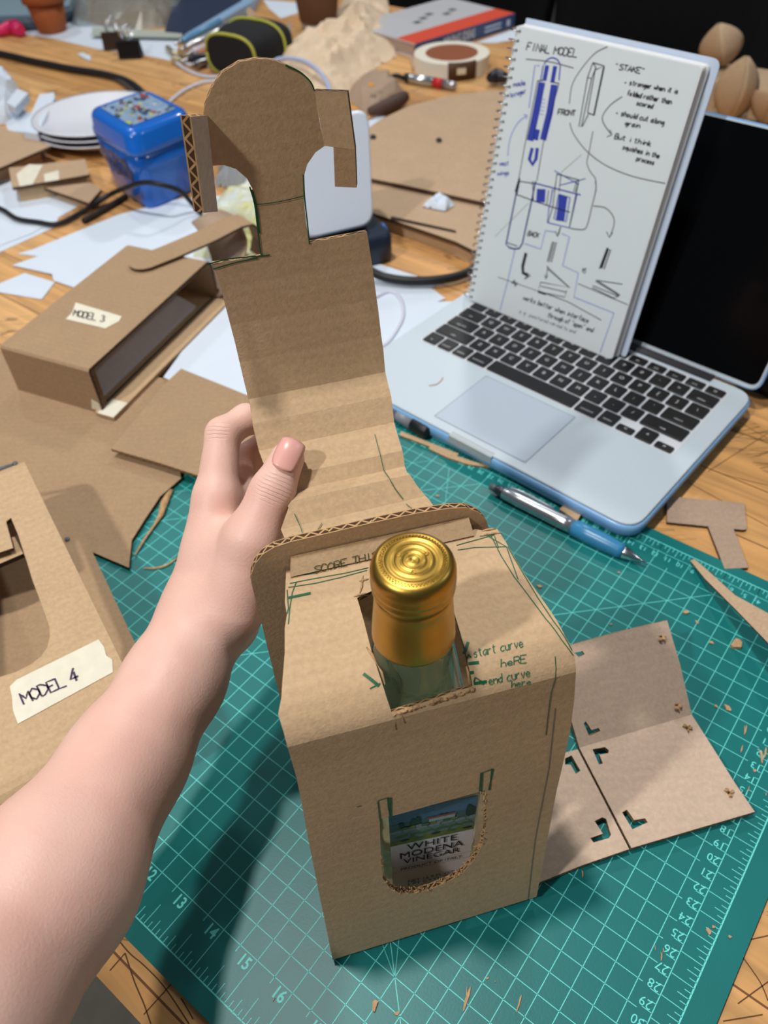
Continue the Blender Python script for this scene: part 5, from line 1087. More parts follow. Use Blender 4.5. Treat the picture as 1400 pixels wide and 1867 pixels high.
# blue lunch box
BLUE = mat('blue_plastic', (18, 104, 204), 0.22, coat=0.5, noise=0.05, scale=20)
b0 = at(257, 379, TZ)
fr_t = above(236, 246, at(256, 392, TZ)); hz = fr_t[2]
lc = [at(236, 246, hz), at(345, 203, hz), at(266, 163, hz), at(160, 200, hz)]
lb = thing('lunch_box', 'bright blue plastic lunch box with a picture panel on its lid', 'lunch box', (np.mean([c[0] for c in lc]), np.mean([c[1] for c in lc]), TZ))
lcm = np.mean(lc, axis=0)
def lr(k, z, r=0.022): return roundloop([np.array([*(lcm + (c - lcm) * k)[:2], z]) for c in lc], r, 6)
hh = hz - TZ
q = MB(); q.loft([lr(0.91, TZ + .0003, .018), lr(0.95, TZ + .004), lr(0.98, TZ + hh * .30), lr(1.03, TZ + hh * .50), lr(1.07, TZ + hh * .72)]); q.build('box_body', BLUE, lb)
q = MB(); q.loft([lr(1.085, TZ + hh * .72), lr(1.10, TZ + hh * .735), lr(1.10, TZ + hh * .80), lr(1.07, TZ + hh * .83), lr(1.05, TZ + hh * .95), lr(1.0, hz), lr(0.90, hz + .002)]); q.build('lid', BLUE, lb)
q = MB()
rs = random.Random(21); ex, ey = lc[1] - lc[0], lc[3] - lc[0]
pcol = [(150, 176, 206), (58, 84, 128), (196, 206, 92), (178, 72, 58), (74, 96, 72), (206, 212, 216), (92, 66, 62)]
def pp(a, b, l=0.0): return lc[0] + ex * (0.14 + 0.74 * a) + ey * (0.14 + 0.74 * b) + UZ * (0.0026 + l)
q.add([pp(0, 0), pp(1, 0), pp(1, 1), pp(0, 1)], [(0, 1, 2, 3)], 0)
for k in range(70):
    a, b, r = rs.random(), rs.random(), rs.uniform(0.03, 0.09); n_ = 9
    pts_ = [(min(max(a + r * math.cos(6.283 * i / n_) * rs.uniform(.5, 1), 0), 1), min(max(b + r * math.sin(6.283 * i / n_) * rs.uniform(.5, 1), 0), 1)) for i in range(n_)]
    q.add([pp(x, y, 0.0001 + k * 0.000004) for x, y in pts_], [tuple(range(n_))], rs.randrange(7))
q.build('picture_panel', [mat('sticker%d' % i, c, 0.3, noise=0.3, scale=120) for i, c in enumerate(pcol)], lb)['label'] = 'colourful abstract picture panel'
q = MB(); f0, f1 = lr(1.03, TZ + hh * .45), lr(1.07, TZ + hh * .72)
fa_, fb_ = lcm + (lc[3] - lcm) * 1.0, lcm + (lc[0] - lcm) * 1.0; on = nrm(np.cross(fb_ - fa_, UZ)); on = on if np.dot(on, CAM - lcm) > 0 else -on
def fp(a, z, l=0.0):
    k = 0.985 + (1.06 - 0.985) * np.clip((z - 0.30) / 0.42, 0, 1); e = lcm + (lc[3] - lcm) * k; f = lcm + (lc[0] - lcm) * k; p = e + (f - e) * a; return np.array([p[0], p[1], TZ + hh * z]) + on * (0.0012 + l)
for k in range(40):
    a, b = rs.uniform(.12, .85), rs.uniform(.33, .66); r = rs.uniform(.02, .07)
    q.add([fp(a + r * math.cos(6.283 * i / 8) * rs.uniform(.5, 1), b + r * 1.2 * math.sin(6.283 * i / 8) * rs.uniform(.5, 1), k * 0.00001) for i in range(8)], [tuple(range(8))], rs.randrange(4))
q.build('side_picture', [mat('side%d' % i, c, 0.3, noise=0.3, scale=120) for i, c in enumerate([(52, 72, 140), (104, 108, 130), (30, 58, 120), (92, 74, 96)])], lb)
# white plates beside it
pc = at(188, 250, TZ)
for k, lbl in enumerate(('lowest of the three stacked white plates left of the lunch box', 'middle one of the three stacked white plates left of the lunch box', 'top plate of the stack of three white plates left of the lunch box')):
    q = MB(); q.lathe([(0.058, 0.0), (0.062, 0.0015), (0.092, 0.018), (0.098, 0.0195), (0.0985, 0.0205), (0.092, 0.0200), (0.062, 0.004), (0.0, 0.003)], pc + np.array([0, 0, k * 0.0085]), 56); T_(q.build('plate', mat('white_plate', (226, 228, 236), 0.3, coat=0.3)), lbl, 'plate', 'stack of white plates')
# folded white paper pieces at the left edge
def bent_card(name, px, z, th, m, label, cat, group=None, tilt=0.0):
    q = MB(); c = np.mean([at(x, y, TZ) for x, y in px], axis=0); P_ = [at(x, y, TZ + z) + UZ * 0.0 for x, y in px]; q.prism(P_, UZ * th); return tag(q.build(name, m), label, cat, group)
q = MB()
for px_, z0, th in (([(42, 240), (72, 172), (98, 168), (100, 178), (68, 244)], 0.0, 0.035), ([(10, 225), (40, 200), (60, 206), (48, 242), (15, 238)], 0.0, 0.02)): q.prism([at(x, y, TZ + z0 + th) - UZ * th for x, y in px_], UZ * th)
T_(q.build('paper_model', PAPER), 'white folded paper model with an upright wing, left of the plates', 'paper model')
T_(crumple('paper_model', [(-40, 200), (0, 165), (40, 170), (48, 205), (20, 225), (-30, 235)], 0.05, 8, PAPER, 18, 22, 0.02), 'crumpled white paper at the left edge beside the folded paper model', 'paper model')
q = MB(); q.prism([at(x, y, TZ + 0.05) - UZ * 0.02 for x, y in [(8, 178), (28, 152), (48, 160), (24, 186)]], UZ * 0.012); q.prism([at(x, y, TZ + .03) - UZ * .03 for x, y in [(10, 190), (22, 186), (30, 200), (16, 206)]], UZ * 0.028)
T_(q.build('paper_model', PAPER), 'small white paper block standing behind the crumpled paper at the left edge', 'paper model')
# cardboard pieces at the left
def raised(name, px, z, t, label, under, cat='cardboard', mats=(K_PALE, K_EDGED), group=None):
    p3 = [at(x, y, z) for x, y in px]; r_ = thing(name, label, cat, np.array([*np.mean(p3, axis=0)[:2], TZ]), group)
    sheet('top_board', [p[:2] for p in p3], flat(z - t), t, mats=mats, parent=r_)
    c = np.mean(p3, axis=0); q = MB(); q.prism([np.array([*(c + (p - c) * under)[:2], TZ + .0002]) for p in p3], UZ * (z - t - TZ - .0002)); q.build('lower_layer', K_MAIN, r_); return r_
raised('cardboard_piece', [(-60, 222), (0, 233), (50, 246), (93, 266), (0, 306), (-60, 330)], 0.022, 0.004, 'flat cardboard piece at the left edge above the taped one', 0.72)
tpd = raised('cardboard_piece', [(16, 306), (155, 290), (163, 318), (22, 342)], 0.020, 0.004, 'rectangular cardboard piece with two strips of masking tape', 0.9)
q = MB()
for px_ in ([(30, 318), (52, 300), (78, 301), (60, 336), (36, 340)], [(80, 318), (107, 311), (108, 328), (82, 332)]): q.prism([at(x, y, 0.0202) for x, y in px_], UZ * 0.0004)
q.build('tape_strip', TAPE, tpd)
raised('cardboard_piece', [(80, 342), (165, 333), (185, 345), (162, 370)], 0.012, 0.004, 'triangular cardboard piece poking out below the taped one', 0.7)
# cables
cable('power_cable', [(-60, 88, 0), (0, 98, 0), (60, 112, 0), (130, 126, 0), (190, 136, 0), (235, 150, 0), (262, 172, 0)], 0.0065, CABLEK, 'thick black cable crossing the wood towards the back of the lunch box')
cable('power_cable', [(180, 136, 0.0), (215, 146, 0), (245, 168, 0)], 0.0045, mat('grey_cable', (70, 64, 58), 0.5), 'thinner grey cable branching beside the thick black one behind the lunch box')
cable('power_cable', [(-60, 360, 0.002), (0, 380, .002), (30, 398, .002), (70, 405, .002), (105, 408, .002), (150, 386, 0.002), (200, 355, 0.01), (235, 340, 0.035), (262, 333, 0.045), (295, 337, 0.045), (330, 350, 0.03), (358, 380, 0.006), (400, 420, 0.006), (480, 452, 0.004), (540, 470, 0.004)], 0.0032, CABLEK, 'thin black cable running from the left edge in front of the lunch box')
cable('power_cable', [(152, 403, 0), (185, 385, 0), (230, 358, 0)], 0.004, mat('dark_stick', (34, 28, 24), 0.6), 'short dark cable end lying in front of the lunch box')
cable('power_cable', [(672, 492, 0.012), (700, 505, 0.006), (745, 512, 0.004), (800, 510, 0.004), (850, 498, 0.004), (900, 470, 0.004)], 0.0052, CABLEK, 'thick black cable passing behind the sketchbook')
cable('charging_cable', [(308, 90, 0), (325, 104, 0.0), (345, 118, 0.0), (370, 116, 0.0), (398, 106, 0.0), (430, 122, 0.0), (460, 150, 0)], 0.0030, CABLEW, 'white cable bending away from the pens in front of the pencil case', 'white charging cables')
cable('charging_cable', [(318, 112, 0), (345, 130, 0.0), (380, 140, 0.0), (430, 138, 0), (480, 150, 0)], 0.0030, CABLEW, 'white cable curving low behind the head of the strap', 'white charging cables')
cable('charging_cable', [(296, 200, 0), (318, 178, 0.0), (345, 160, 0.0), (385, 148, 0), (430, 158, 0), (470, 190, 0)], 0.0030, CABLEW, 'white cable rising from behind the lunch box lid', 'white charging cables')
cable('charging_cable', [(480, 128, 0.02), (505, 109, 0.03), (535, 107, 0.035), (562, 115, 0.035), (585, 134, 0.03), (600, 162, 0.022), (602, 200, 0.01)], 0.0036, mat('blue_white_cable', (176, 190, 226), 0.45), 'pale blue-white cable arching right of the strap head', 'white charging cables')
cable('charging_cable', [(680, 545, 0), (710, 532, 0), (730, 545, 0), (735, 575, 0), (722, 605, 0), (700, 630, 0), (660, 640, 0)], 0.0022, CABLEW, 'thin white cable looped on the sheets left of the laptop', 'white charging cables')
for (x0, y0, x1, y1), lbl in (((306, 88, 322, 104), 'small metal cable plug near the pens'), ((316, 112, 330, 104), 'second metal cable plug just in front of the first')):
    q = MB(); a, b = at(x0, y0, TZ + .006), at(x1, y1, TZ + .006); q.tube([a, b], 0.006, 8); q.tube([b, b + (a - b) * -0.6], 0.004, 8); T_(q.build('cable_plug', mat('plug_metal', (200, 188, 160), 0.3, metal=0.7)), lbl, 'plug', 'two cable plugs')
# white charger on a dark adapter
cc = at(612, 438, TZ + 0.004); adp = thing('power_adapter', 'dark navy power adapter lying under the white charger behind the strap', 'adapter', np.array([*at(630, 470, TZ)[:2], TZ]))
ax_ = nrm(at(690, 425, 0) - at(575, 452, 0)); ay_ = np.cross(UZ, ax_)
NAVY = mat('navy_plastic', (30, 40, 58), 0.35); c = at(625, 470, TZ)
q = MB()
def rb(q, c, ax, ay, az, sx, sy, sz, r, k=0.92):
    L_ = lambda s_, z_: roundloop([c + ax * sx * s_ * a / 2 + ay * sy * s_ * b / 2 + az * z_ for a, b in ((-1, -1), (1, -1), (1, 1), (-1, 1))], r, 6)
    q.loft([L_(k, 0), L_(1, sz * 0.12), L_(1, sz * 0.88), L_(k, sz)])
rb(q, c, ax_, ay_, UZ, 0.105, 0.075, 0.036, 0.012); q.build('case', NAVY, adp)
q = MB(); cq = c + ax_ * 0.05 + UZ * 0.020; q.lathe([(0.012, 0), (0.012, 0.006), (0.009, 0.008)], cq, 14, ax_); q.build('blue_socket', mat('socket_blue', (52, 104, 168), 0.35), adp)
chz = TZ + 0.037; cb = at(612, 424, chz); tilt = nrm(UZ * 0.94 + np.array([0.0, 0.34, 0])); ay2 = np.cross(tilt, ax_)
ch = MB(); sc_ = np.linalg.norm(cb - CAM) / FPX; rb(ch, cb + ay2 * 0.014 + tilt * 0.0622 + ay2 * 0.0, ax_, tilt, -ay2, 0.088, 0.122, 0.028, 0.016, 0.95)
T_(ch.build('charger', WHITEP), 'white block-shaped charger standing behind the neck of the strap', 'charger')
# things seen through the left notch of the strap: a yellow printed packet
YEL = mat('yellow_packet', (206, 204, 128), 0.3, noise=0.0, scale=40, c2=(212, 220, 226)); T_(crumple('plastic_packet', [(352, 470), (362, 405), (410, 360), (480, 330), (545, 400), (520, 450), (440, 480)], 0.03, 12, YEL, 26, 16, 0.03), 'yellow and clear crumpled plastic packet seen through the left notch of the strap', 'packet')
CLEAR = mat('clear_film', (214, 224, 230), 0.12, trans=0.6, spec=0.6, alpha=0.75)
T_(crumple('plastic_film', [(392, 340), (400, 300), (470, 285), (500, 330), (450, 362)], 0.05, 15, CLEAR, 20, 18, 0.03), 'crumpled clear plastic film behind the left notch of the strap', 'film')

# cardboard sheets behind the sketchbook
big = raised('cardboard_sheet', [(600, 308), (662, 320), (765, 340), (960, 380), (945, 490), (866, 458), (830, 440), (662, 382), (600, 362)], 0.018, 0.005, 'lower of two big kraft sheets behind the sketchbook, with a slit and ragged front', 0.86, 'cardboard sheet')
q = MB(); q.prism([at(x, y, 0.0183) for x, y in [(712, 394), (830, 420), (832, 425), (712, 400)]], UZ * 0.0002); q.build('slit', mat('slit_dark', (52, 36, 24), 0.9), big)
q = MB(); q.prism([at(x, y, 0.008) for x, y in [(655, 388), (700, 400), (825, 442), (868, 466), (860, 448), (700, 392)]], UZ * 0.004); q.build('ragged_layer', K_EDGED, big)
raised('cardboard_sheet', [(636, 258), (690, 220), (745, 193), (820, 174), (900, 164), (1000, 170), (960, 392), (880, 368), (740, 338), (640, 318)], 0.0245, 0.0045, 'upper kraft sheet with two dark spots, lying behind the sketchbook', 0.5, 'cardboard sheet')
for (x, y), lb_ in (((800, 258), 'small dark pellet on the upper kraft sheet'), ((680, 252), 'faint brown crumb on the upper kraft sheet near the strap tab')):
    q = MB(); q.lathe([(0.001, 0), (0.004, 0.001), (0.0045, 0.003), (0.002, 0.005)], at(x, y, 0.0248), 10); T_(q.build('pellet', mat('dark_pellet', (58, 54, 58) if x > 700 else (130, 100, 74), 0.6)), lb_, 'pellet')

# red and blue book
s0, s1 = at(757, 107, TZ), at(936, 50, TZ); sdv = nrm(s1 - s0); bdv = np.cross(UZ, sdv); bk_h = above(757, 80, s0)[2] - TZ; bw = np.linalg.norm(s1 - s0); bdp = 0.19
bk = thing('book', 'thick book with a red edge stripe and blue lettered spine lying on the bench', 'book', (s0 + s1) / 2 + bdv * bdp / 2)
q = MB(); q.box((s0 + s1) / 2 + bdv * (bdp / 2 + .002) + UZ * (bk_h / 2), (bw - .004, bdp - .006, bk_h - .005), (sdv, bdv, UZ)); q.build('page_block', mat('book_pages', (172, 150, 138), 0.8), bk)
q = MB(); q.box((s0 + s1) / 2 + bdv * (bdp / 2) + UZ * .00125, (bw, bdp, 0.0025), (sdv, bdv, UZ)); q.build('back_cover', mat('book_grey', (196, 196, 200), 0.4), bk)
q = MB(); q.box((s0 + s1) / 2 + bdv * (bdp / 2) + UZ * (bk_h - .00125), (bw, bdp, 0.0025), (sdv, bdv, UZ)); fc = q.build('front_cover', mat('book_grey', (196, 196, 200), 0.4), bk)
q = MB(); q.box((s0 + s1) / 2 + bdv * 0.026 + UZ * (bk_h + .0002), (bw, 0.052, 0.0006), (sdv, bdv, UZ)); q.build('red_stripe', mat('book_red', (224, 82, 56), 0.4), fc)
q = MB()
for k in range(5): printed(q, ('BRAIN', 'SKETCH', 'STORM', 'DESIGN', 'MAKING')[k], 0.03, s0 + sdv * (bw * (.34 + .11 * k)) + bdv * (0.105 + 0.018 * (k % 3)) + UZ * (bk_h + .0001), sdv, bdv, 0.0003) if False else q.box(s0 + sdv * (bw * (.36 + .10 * k)) + bdv * (0.10 + 0.012 * (k % 3)) + UZ * (bk_h + .0003), (0.016, 0.014, 0.0004), (sdv, bdv, UZ))
q.build('cover_picture', mat('cover_dark', (90, 92, 98), 0.5), fc)
q = MB(); q.box((s0 + s1) / 2 - bdv * 0.001 + UZ * bk_h / 2, (bw, 0.0025, bk_h), (sdv, bdv, UZ)); spn = q.build('spine', mat('book_blue', (62, 86, 132), 0.4), bk)
q = MB(); printed(q, 'MINING IDEAS', bk_h * 0.86, s0 + sdv * bw * 0.42 - bdv * 0.0022 + UZ * bk_h * 0.5, sdv, UZ, 0.0004, bold=0.0006, sx=0.62)
for k in range(2): q.box(s0 + sdv * bw * 0.765 - bdv * 0.0024 + UZ * bk_h * (0.36 + 0.28 * k), (bw * 0.17, 0.0004, bk_h * 0.12), (sdv, bdv, UZ))
q.box(s0 + sdv * bw * 0.93 - bdv * 0.0024 + UZ * bk_h * 0.5, (bw * 0.035, 0.0004, bk_h * 0.45), (sdv, bdv, UZ)); q.build('spine_lettering', mat('spine_white', (206, 220, 240), 0.5), spn)

# masking tape roll, marker, scraps
tc_ = at(826, 138, TZ); tr_ = 60 * np.linalg.norm(tc_ - CAM) / FPX; thh = 0.027; tc_ = tc_ + np.array([0, tr_ * 0.55, 0])
tape = thing('masking_tape_roll', 'roll of white masking tape lying flat near the book', 'tape roll', tc_)
q = MB(); q.lathe([(tr_ * .70, 0), (tr_, 0), (tr_, thh), (tr_ * .70, thh)], tc_, 48, smooth=False); q.build('tape_winding', mat('tape_white', (232, 226, 210), 0.55), tape)
q = MB(); q.lathe([(tr_ * .66, .0005), (tr_ * .70, .0005), (tr_ * .70, thh + .0003), (tr_ * .66, thh + .0003)], tc_, 48, smooth=False); q.build('core', mat('tape_core', (142, 78, 44), 0.7), tape)
q = MB(); P_ = [tc_ + np.array([math.cos(a), math.sin(a), 0]) * (tr_ * 1.03) for a in np.linspace(-1.75, -1.0, 9)]; q.loft([[p + UZ * z for z in (0.001, thh + .003)] for p in P_], cap=False, closed=False); o_ = q.build('brown_wrapper', mat('dark_brown', (84, 54, 30), 0.6)); tag(o_, 'dark brown wrapper bent round the front of the masking tape roll', 'wrapper'); so_ = o_.modifiers.new('thick', 'SOLIDIFY'); so_.thickness = 0.002; so_.offset = 1
q = MB(); a = -1.42; q.box(tc_ + np.array([math.cos(a), math.sin(a), 0]) * (tr_ * 1.03 + 0.0024) + UZ * thh * 0.62, (0.016, 0.001, 0.010), ((-math.sin(a), math.cos(a), 0), (math.cos(a), math.sin(a), 0), (0, 0, 1))); T_(q.build('sticker', mat('cream', (226, 212, 186), 0.6)), 'small cream sticker on the dark brown wrapper', 'sticker')
a, b = at(738, 141, TZ + .008), at(831, 157, TZ + .008); d = nrm(b - a); L_ = np.linalg.norm(b - a)
mk2 = thing('silver_marker', 'silver marker with a red band lying in front of the masking tape', 'marker', (a + b) / 2 - UZ * .008)
for nm, pr_, m_ in (('cap', [(0.006, 0), (0.0075, .02), (0.0075, .10)], BLACK), ('barrel', [(0.0072, .10), (0.0078, .12), (0.0078, .58)], mat('silver_barrel', (196, 200, 206), 0.24, metal=0.85)), ('red_band', [(0.0080, .58), (0.0080, .76)], mat('red_plastic', (196, 34, 40), 0.4)), ('end', [(0.0074, .76), (0.0070, .97), (0.004, 1.0)], mat('silver_end', (170, 172, 176), 0.3, metal=0.7))):
    q = MB(); q.lathe([(r, t * L_) for r, t in pr_], a, 18, d); q.build(nm, m_, mk2)
q = MB(); P_ = [at(x, y, z) for x, y, z in ((735, 142, .004), (722, 138, .004), (708, 142, .004))]; q.tube(P_, 0.004, 8, smooth_path=3); T_(q.build('black_stub', BLACK), 'black plastic stub lying left of the silver marker', 'stub')
T_(crumple('cardboard_scrap', [(628, 178), (680, 150), (705, 142), (740, 178), (700, 200), (668, 208)], 0.03, 21, K_GREY, 12, 9, 0.02, thick=0.002), 'curled grey-brown cardboard scrap with an orange dot, behind the right tab', 'cardboard scrap')
q = MB(); q.tube([at(x, y, z) for x, y, z in ((672, 204, .008), (700, 196, .010), (722, 186, .012), (738, 176, .012))], [0.006, 0.011, 0.012, 0.009], 12, smooth_path=3); T_(q.build('brown_roll', mat('roll_brown', (84, 62, 54), 0.7)), 'dark brown rolled scrap beside the curled cardboard', 'scrap')
q = MB(); q.lathe([(0.006, 0), (0.006, 0.001)], at(677, 155, 0.034), 14); T_(q.build('orange_dot', mat('orange', (226, 150, 50), 0.5)), 'orange dot sticker on the curled cardboard scrap', 'sticker')
q = MB(); q.prism([at(x, y, TZ + .002) for x, y in [(752, 128), (748, 110), (765, 95), (775, 66), (790, 64), (788, 88), (772, 112), (765, 130)]], np.array([0, 0, .003])); T_(q.build('cardboard_scrap', K_PALE), 'curved tan scrap leaning on the lower left corner of the book spine', 'cardboard scrap')
q = MB(); q.tube([at(x, y, 0.012) for x, y in ((893, 142), (905, 138), (922, 142))], [0.008, 0.012, 0.008], 10, smooth_path=3); T_(q.build('black_clip', mat('navy_black', (28, 30, 44), 0.4)), 'small black clip half hidden behind the sketchbook spiral', 'clip')

# crumpled brown paper bag and the paper cup
T_(crumple('paper_bag', [(478, 122), (512, 112), (536, 70), (552, 60), (590, 70), (612, 30), (640, -30), (700, -40), (712, 30), (724, 104), (690, 122), (640, 160), (610, 222), (585, 208), (560, 160), (520, 150)], 0.060, 31, mat('brown_paper', (232, 208, 178), 0.8, noise=0.10, scale=30), 90, 13, 0.11), 'crumpled brown paper bag between the pencil case and the book', 'paper bag')
cu = at(582, 55, TZ); cr = 24 * np.linalg.norm(cu - CAM) / FPX; cup = thing('paper_cup', 'brown sleeved paper cup standing behind the crumpled bag', 'cup', cu)
q = MB(); q.lathe([(cr * 1.0, 0.0), (cr * 1.03, 0.001), (cr * 1.12, 0.02)], cu, 36); q.build('cup_base', mat('cup_grey', (170, 158, 150), 0.5), cup)
q = MB(); q.lathe([(cr * 1.14, 0.018), (cr * 1.20, 0.020), (cr * 1.55, 0.105), (cr * 1.5, 0.106)], cu, 36); q.build('sleeve', mat('sleeve_brown', (102, 66, 44), 0.7), cup)
q = MB(); q.lathe([(cr * 1.46, 0.10), (cr * 1.60, 0.125), (cr * 1.66, 0.127), (cr * 1.6, 0.132), (cr * 1.0, 0.134)], cu, 36); q.build('lid', WHITEP, cup)

# pencil case with pens
pc0, pc1 = at(446, 108, TZ + .035), at(524, 72, TZ + .035); pdv = nrm(pc1 - pc0); pl_ = np.linalg.norm(pc1 - pc0); pn = np.cross(UZ, pdv)
pcs = thing('pencil_case', 'black fabric pencil case with yellow-green piping, its pens spilling out', 'pencil case', np.array([*((pc0 + pc1) / 2)[:2], TZ]))
q = MB(); loops = []
for t, w_, h_ in ((0.0, .050, .030), (0.05, .056, .034), (0.4, .066, .040), (0.8, .064, .038), (0.97, .05, .03), (1.02, .03, .02)):
    c = pc0 + pdv * pl_ * t + pn * 0.035; loops.append([c + pn * w_ * math.copysign(abs(math.cos(a)) ** .7, math.cos(a)) + UZ * h_ * math.copysign(abs(math.sin(a)) ** .7, math.sin(a)) for a in np.linspace(0, 2 * math.pi, 28, endpoint=False)])
q.loft(loops); q.build('pouch', mat('black_fabric', (26, 26, 30), 0.85, noise=0.3, scale=300), pcs)
YG = mat('yellow_piping', (186, 188, 72), 0.6)
for t, w_, h_ in ((0.03, .056, .034), (0.62, .067, .041)):
    c = pc0 + pdv * pl_ * t + pn * 0.035; q = MB(); q.tube([c + pn * w_ * math.copysign(abs(math.cos(a)) ** .7, math.cos(a)) + UZ * h_ * math.copysign(abs(math.sin(a)) ** .7, math.sin(a)) for a in np.linspace(0, 2 * math.pi, 30)], 0.0026, 8); q.build('piping', YG, pcs)
q = MB(); q.tube([pc0 + pdv * pl_ * t + pn * (0.035 - 0.052) + UZ * z for t, z in ((0.02, -.022), (0.3, -.026), (0.7, -.024), (1.0, -.012))], 0.0026, 8, smooth_path=3); q.build('piping', YG, pcs)
pens = [(326, 92, 402, 56, (206, 208, 214), .8, .040, 'topmost silver pen sticking out of the black pencil case'), (318, 82, 392, 44, (96, 150, 190), .1, .036, 'blue pen at the back of the pens by the pencil case'), (338, 100, 410, 70, (206, 196, 206), .1, .030, 'pale lilac pen among those leaving the pencil case'), (350, 104, 416, 80, (196, 118, 56), .0, .022, 'orange-brown pencil leaving the pencil case'), (330, 112, 412, 92, (44, 46, 56), .1, .016, 'black pen lowest but one in front of the pencil case'), (378, 122, 426, 102, (186, 30, 40), .0, .008, 'red pen lowest in front of the pencil case'), (346, 120, 410, 100, (160, 162, 168), .8, .008, 'grey metal pen beside the red pen')]
for (x0, y0, x1, y1, c_, me_, z, lbl) in pens:
    a, b = at(x0, y0, TZ + min(z, .014) + .004), at(x1, y1, TZ + z + .004); d = nrm(b - a); L_ = np.linalg.norm(b - a)
    pt = thing('pen', lbl, 'pen', np.array([*((a + b) / 2)[:2], TZ]), 'pens spilling from the pencil case'); m_ = mat('pen_%d_%d' % (x0, y0), c_, 0.3, metal=me_)
    q = MB(); q.lathe([(0.0055, L_ * .18), (0.006, L_ * .22), (0.006, L_ * 1.15)], a, 14, d); q.build('barrel', m_, pt)
    q = MB(); q.lathe([(0.001, 0.0), (0.002, L_ * .03), (0.0052, L_ * .18)], a, 14, d); q.build('tip', STEEL, pt)
# upright cardboard leaf and a small one beside it
lp_ = Plane(at(500, 118, TZ + .002), np.array([1, 0.1, 0]), np.array([-0.15, -0.75, 0.65])); T_(sheet('cardboard_leaf', [lp_.uv(*p) for p in [(498, 114), (480, 92), (466, 68), (455, 44), (450, 22), (453, 14), (462, 20), (474, 36), (490, 58), (502, 84), (512, 106), (508, 116)]], lambda u, v, w_: lp_.map(u, v, w_), 0.003, mats=(K_PALE, K_EDGED)), 'pointed cardboard leaf standing in front of the black pencil case', 'cardboard scrap')
lp2 = Plane(at(520, 92, TZ + .002), np.array([1, 0.1, 0]), np.array([0.15, -0.75, 0.65])); T_(sheet('cardboard_leaf', [lp2.uv(*p) for p in [(514, 90), (516, 66), (522, 46), (528, 38), (533, 46), (530, 66), (522, 90)]], lambda u, v, w_: lp2.map(u, v, w_), 0.003, mats=(K_GREY, K_EDGED)), 'small cardboard leaf standing between the pencil case and the paper bag', 'cardboard scrap')
# navy folder, pale ruler, plastic bag
fo = thing('navy_folder', 'dark navy folder with a pale blue edge behind the plastic bag', 'folder', at(370, 30, TZ))
q = MB(); q.prism([at(x, y, TZ + .012) - UZ * .011 for x, y in [(300, 56), (342, 60), (440, 2), (470, -40), (330, -40)]], UZ * 0.011); q.build('cover', mat('navy_cover', (38, 50, 76), 0.5), fo)
q = MB(); q.prism([at(x, y, TZ + .020) - UZ * .019 for x, y in [(335, 64), (352, 66), (462, 2), (478, -30), (462, -36), (440, 2)]], UZ * 0.019); q.build('pale_edge', mat('pale_blue_edge', (150, 182, 216), 0.35), fo)
q = MB(); q.prism([at(x, y, TZ + .010) - UZ * .004 for x, y in [(168, 50), (300, 56), (332, 56), (332, 66), (168, 62)]], UZ * 0.004); T_(q.build('ruler', mat('pale_ruler', (186, 192, 180), 0.35)), 'pale straight ruler lying in front of the clear plastic bag', 'ruler')
T_(crumple('plastic_bag', [(120, 30), (150, 5), (180, -40), (360, -40), (330, 20), (300, 52), (240, 55), (175, 48), (140, 50)], 0.07, 41, mat('clear_bag', (206, 220, 224), 0.10, trans=0.75, alpha=0.6, spec=0.7), 34, 13, 0.04), 'crumpled clear plastic bag at the far left of the bench', 'plastic bag')
# terracotta pot, pink scissors, grey tray, binder clips
pb_ = at(97, 57, TZ); pr0 = 19 * np.linalg.norm(pb_ - CAM) / FPX; pot = thing('terracotta_pot', 'small terracotta pot standing on white paper at the far left', 'pot', pb_)
TC = mat('terracotta', (166, 88, 44), 0.75, noise=0.15, scale=40)
q = MB(); q.lathe([(pr0, 0), (pr0 * 1.04, .001), (pr0 * 1.42, .058), (pr0 * 1.38, .058)], pb_, 36); q.build('pot_body', TC, pot)
q = MB(); q.lathe([(pr0 * 1.42, .055), (pr0 * 1.62, .056), (pr0 * 1.68, .078), (pr0 * 1.5, .078), (pr0 * 1.42, .066)], pb_, 36); q.build('rim', TC, pot)
q = MB(); q.lathe([(pr0 * 1.45, .066), (pr0 * .8, .071), (0.0, .072)], pb_, 30); q.build('soil', mat('soil', (48, 52, 40), 0.95, noise=0.4, scale=200), pot)
q = MB(); q.tube([at(x, y, TZ + .012) for x, y in ((-40, 62), (0, 56), (16, 52), (30, 50))], [0.009, 0.010, 0.014, 0.016], 12, smooth_path=4); q.tube([at(28, 50, .012), at(38, 56, .01)], [0.016, 0.010], 12); T_(q.build('pink_handle', mat('pink_plastic', (222, 40, 104), 0.35)), 'bright pink tool handle at the far left edge', 'handle')
tb = thing('grey_tray', 'blue-grey plastic tray at the top left corner behind the pot', 'tray', at(40, 15, TZ))
tq = [(-120, 50), (72, 42), (150, 18), (165, -40), (-120, -40)]
q = MB(); q.prism([at(x, y, TZ + .012) for x, y in tq], UZ * 0.004); q.build('tray_floor', mat('tray_blue', (134, 158, 170), 0.4), tb)
q = MB(); q.tube([at(x, y, TZ + .014) for x, y in ((-120, 48), (0, 42), (70, 40), (120, 26), (150, 14))], 0.013, 10, smooth_path=4); q.build('tray_rim', mat('tray_rim', (78, 96, 110), 0.4), tb)
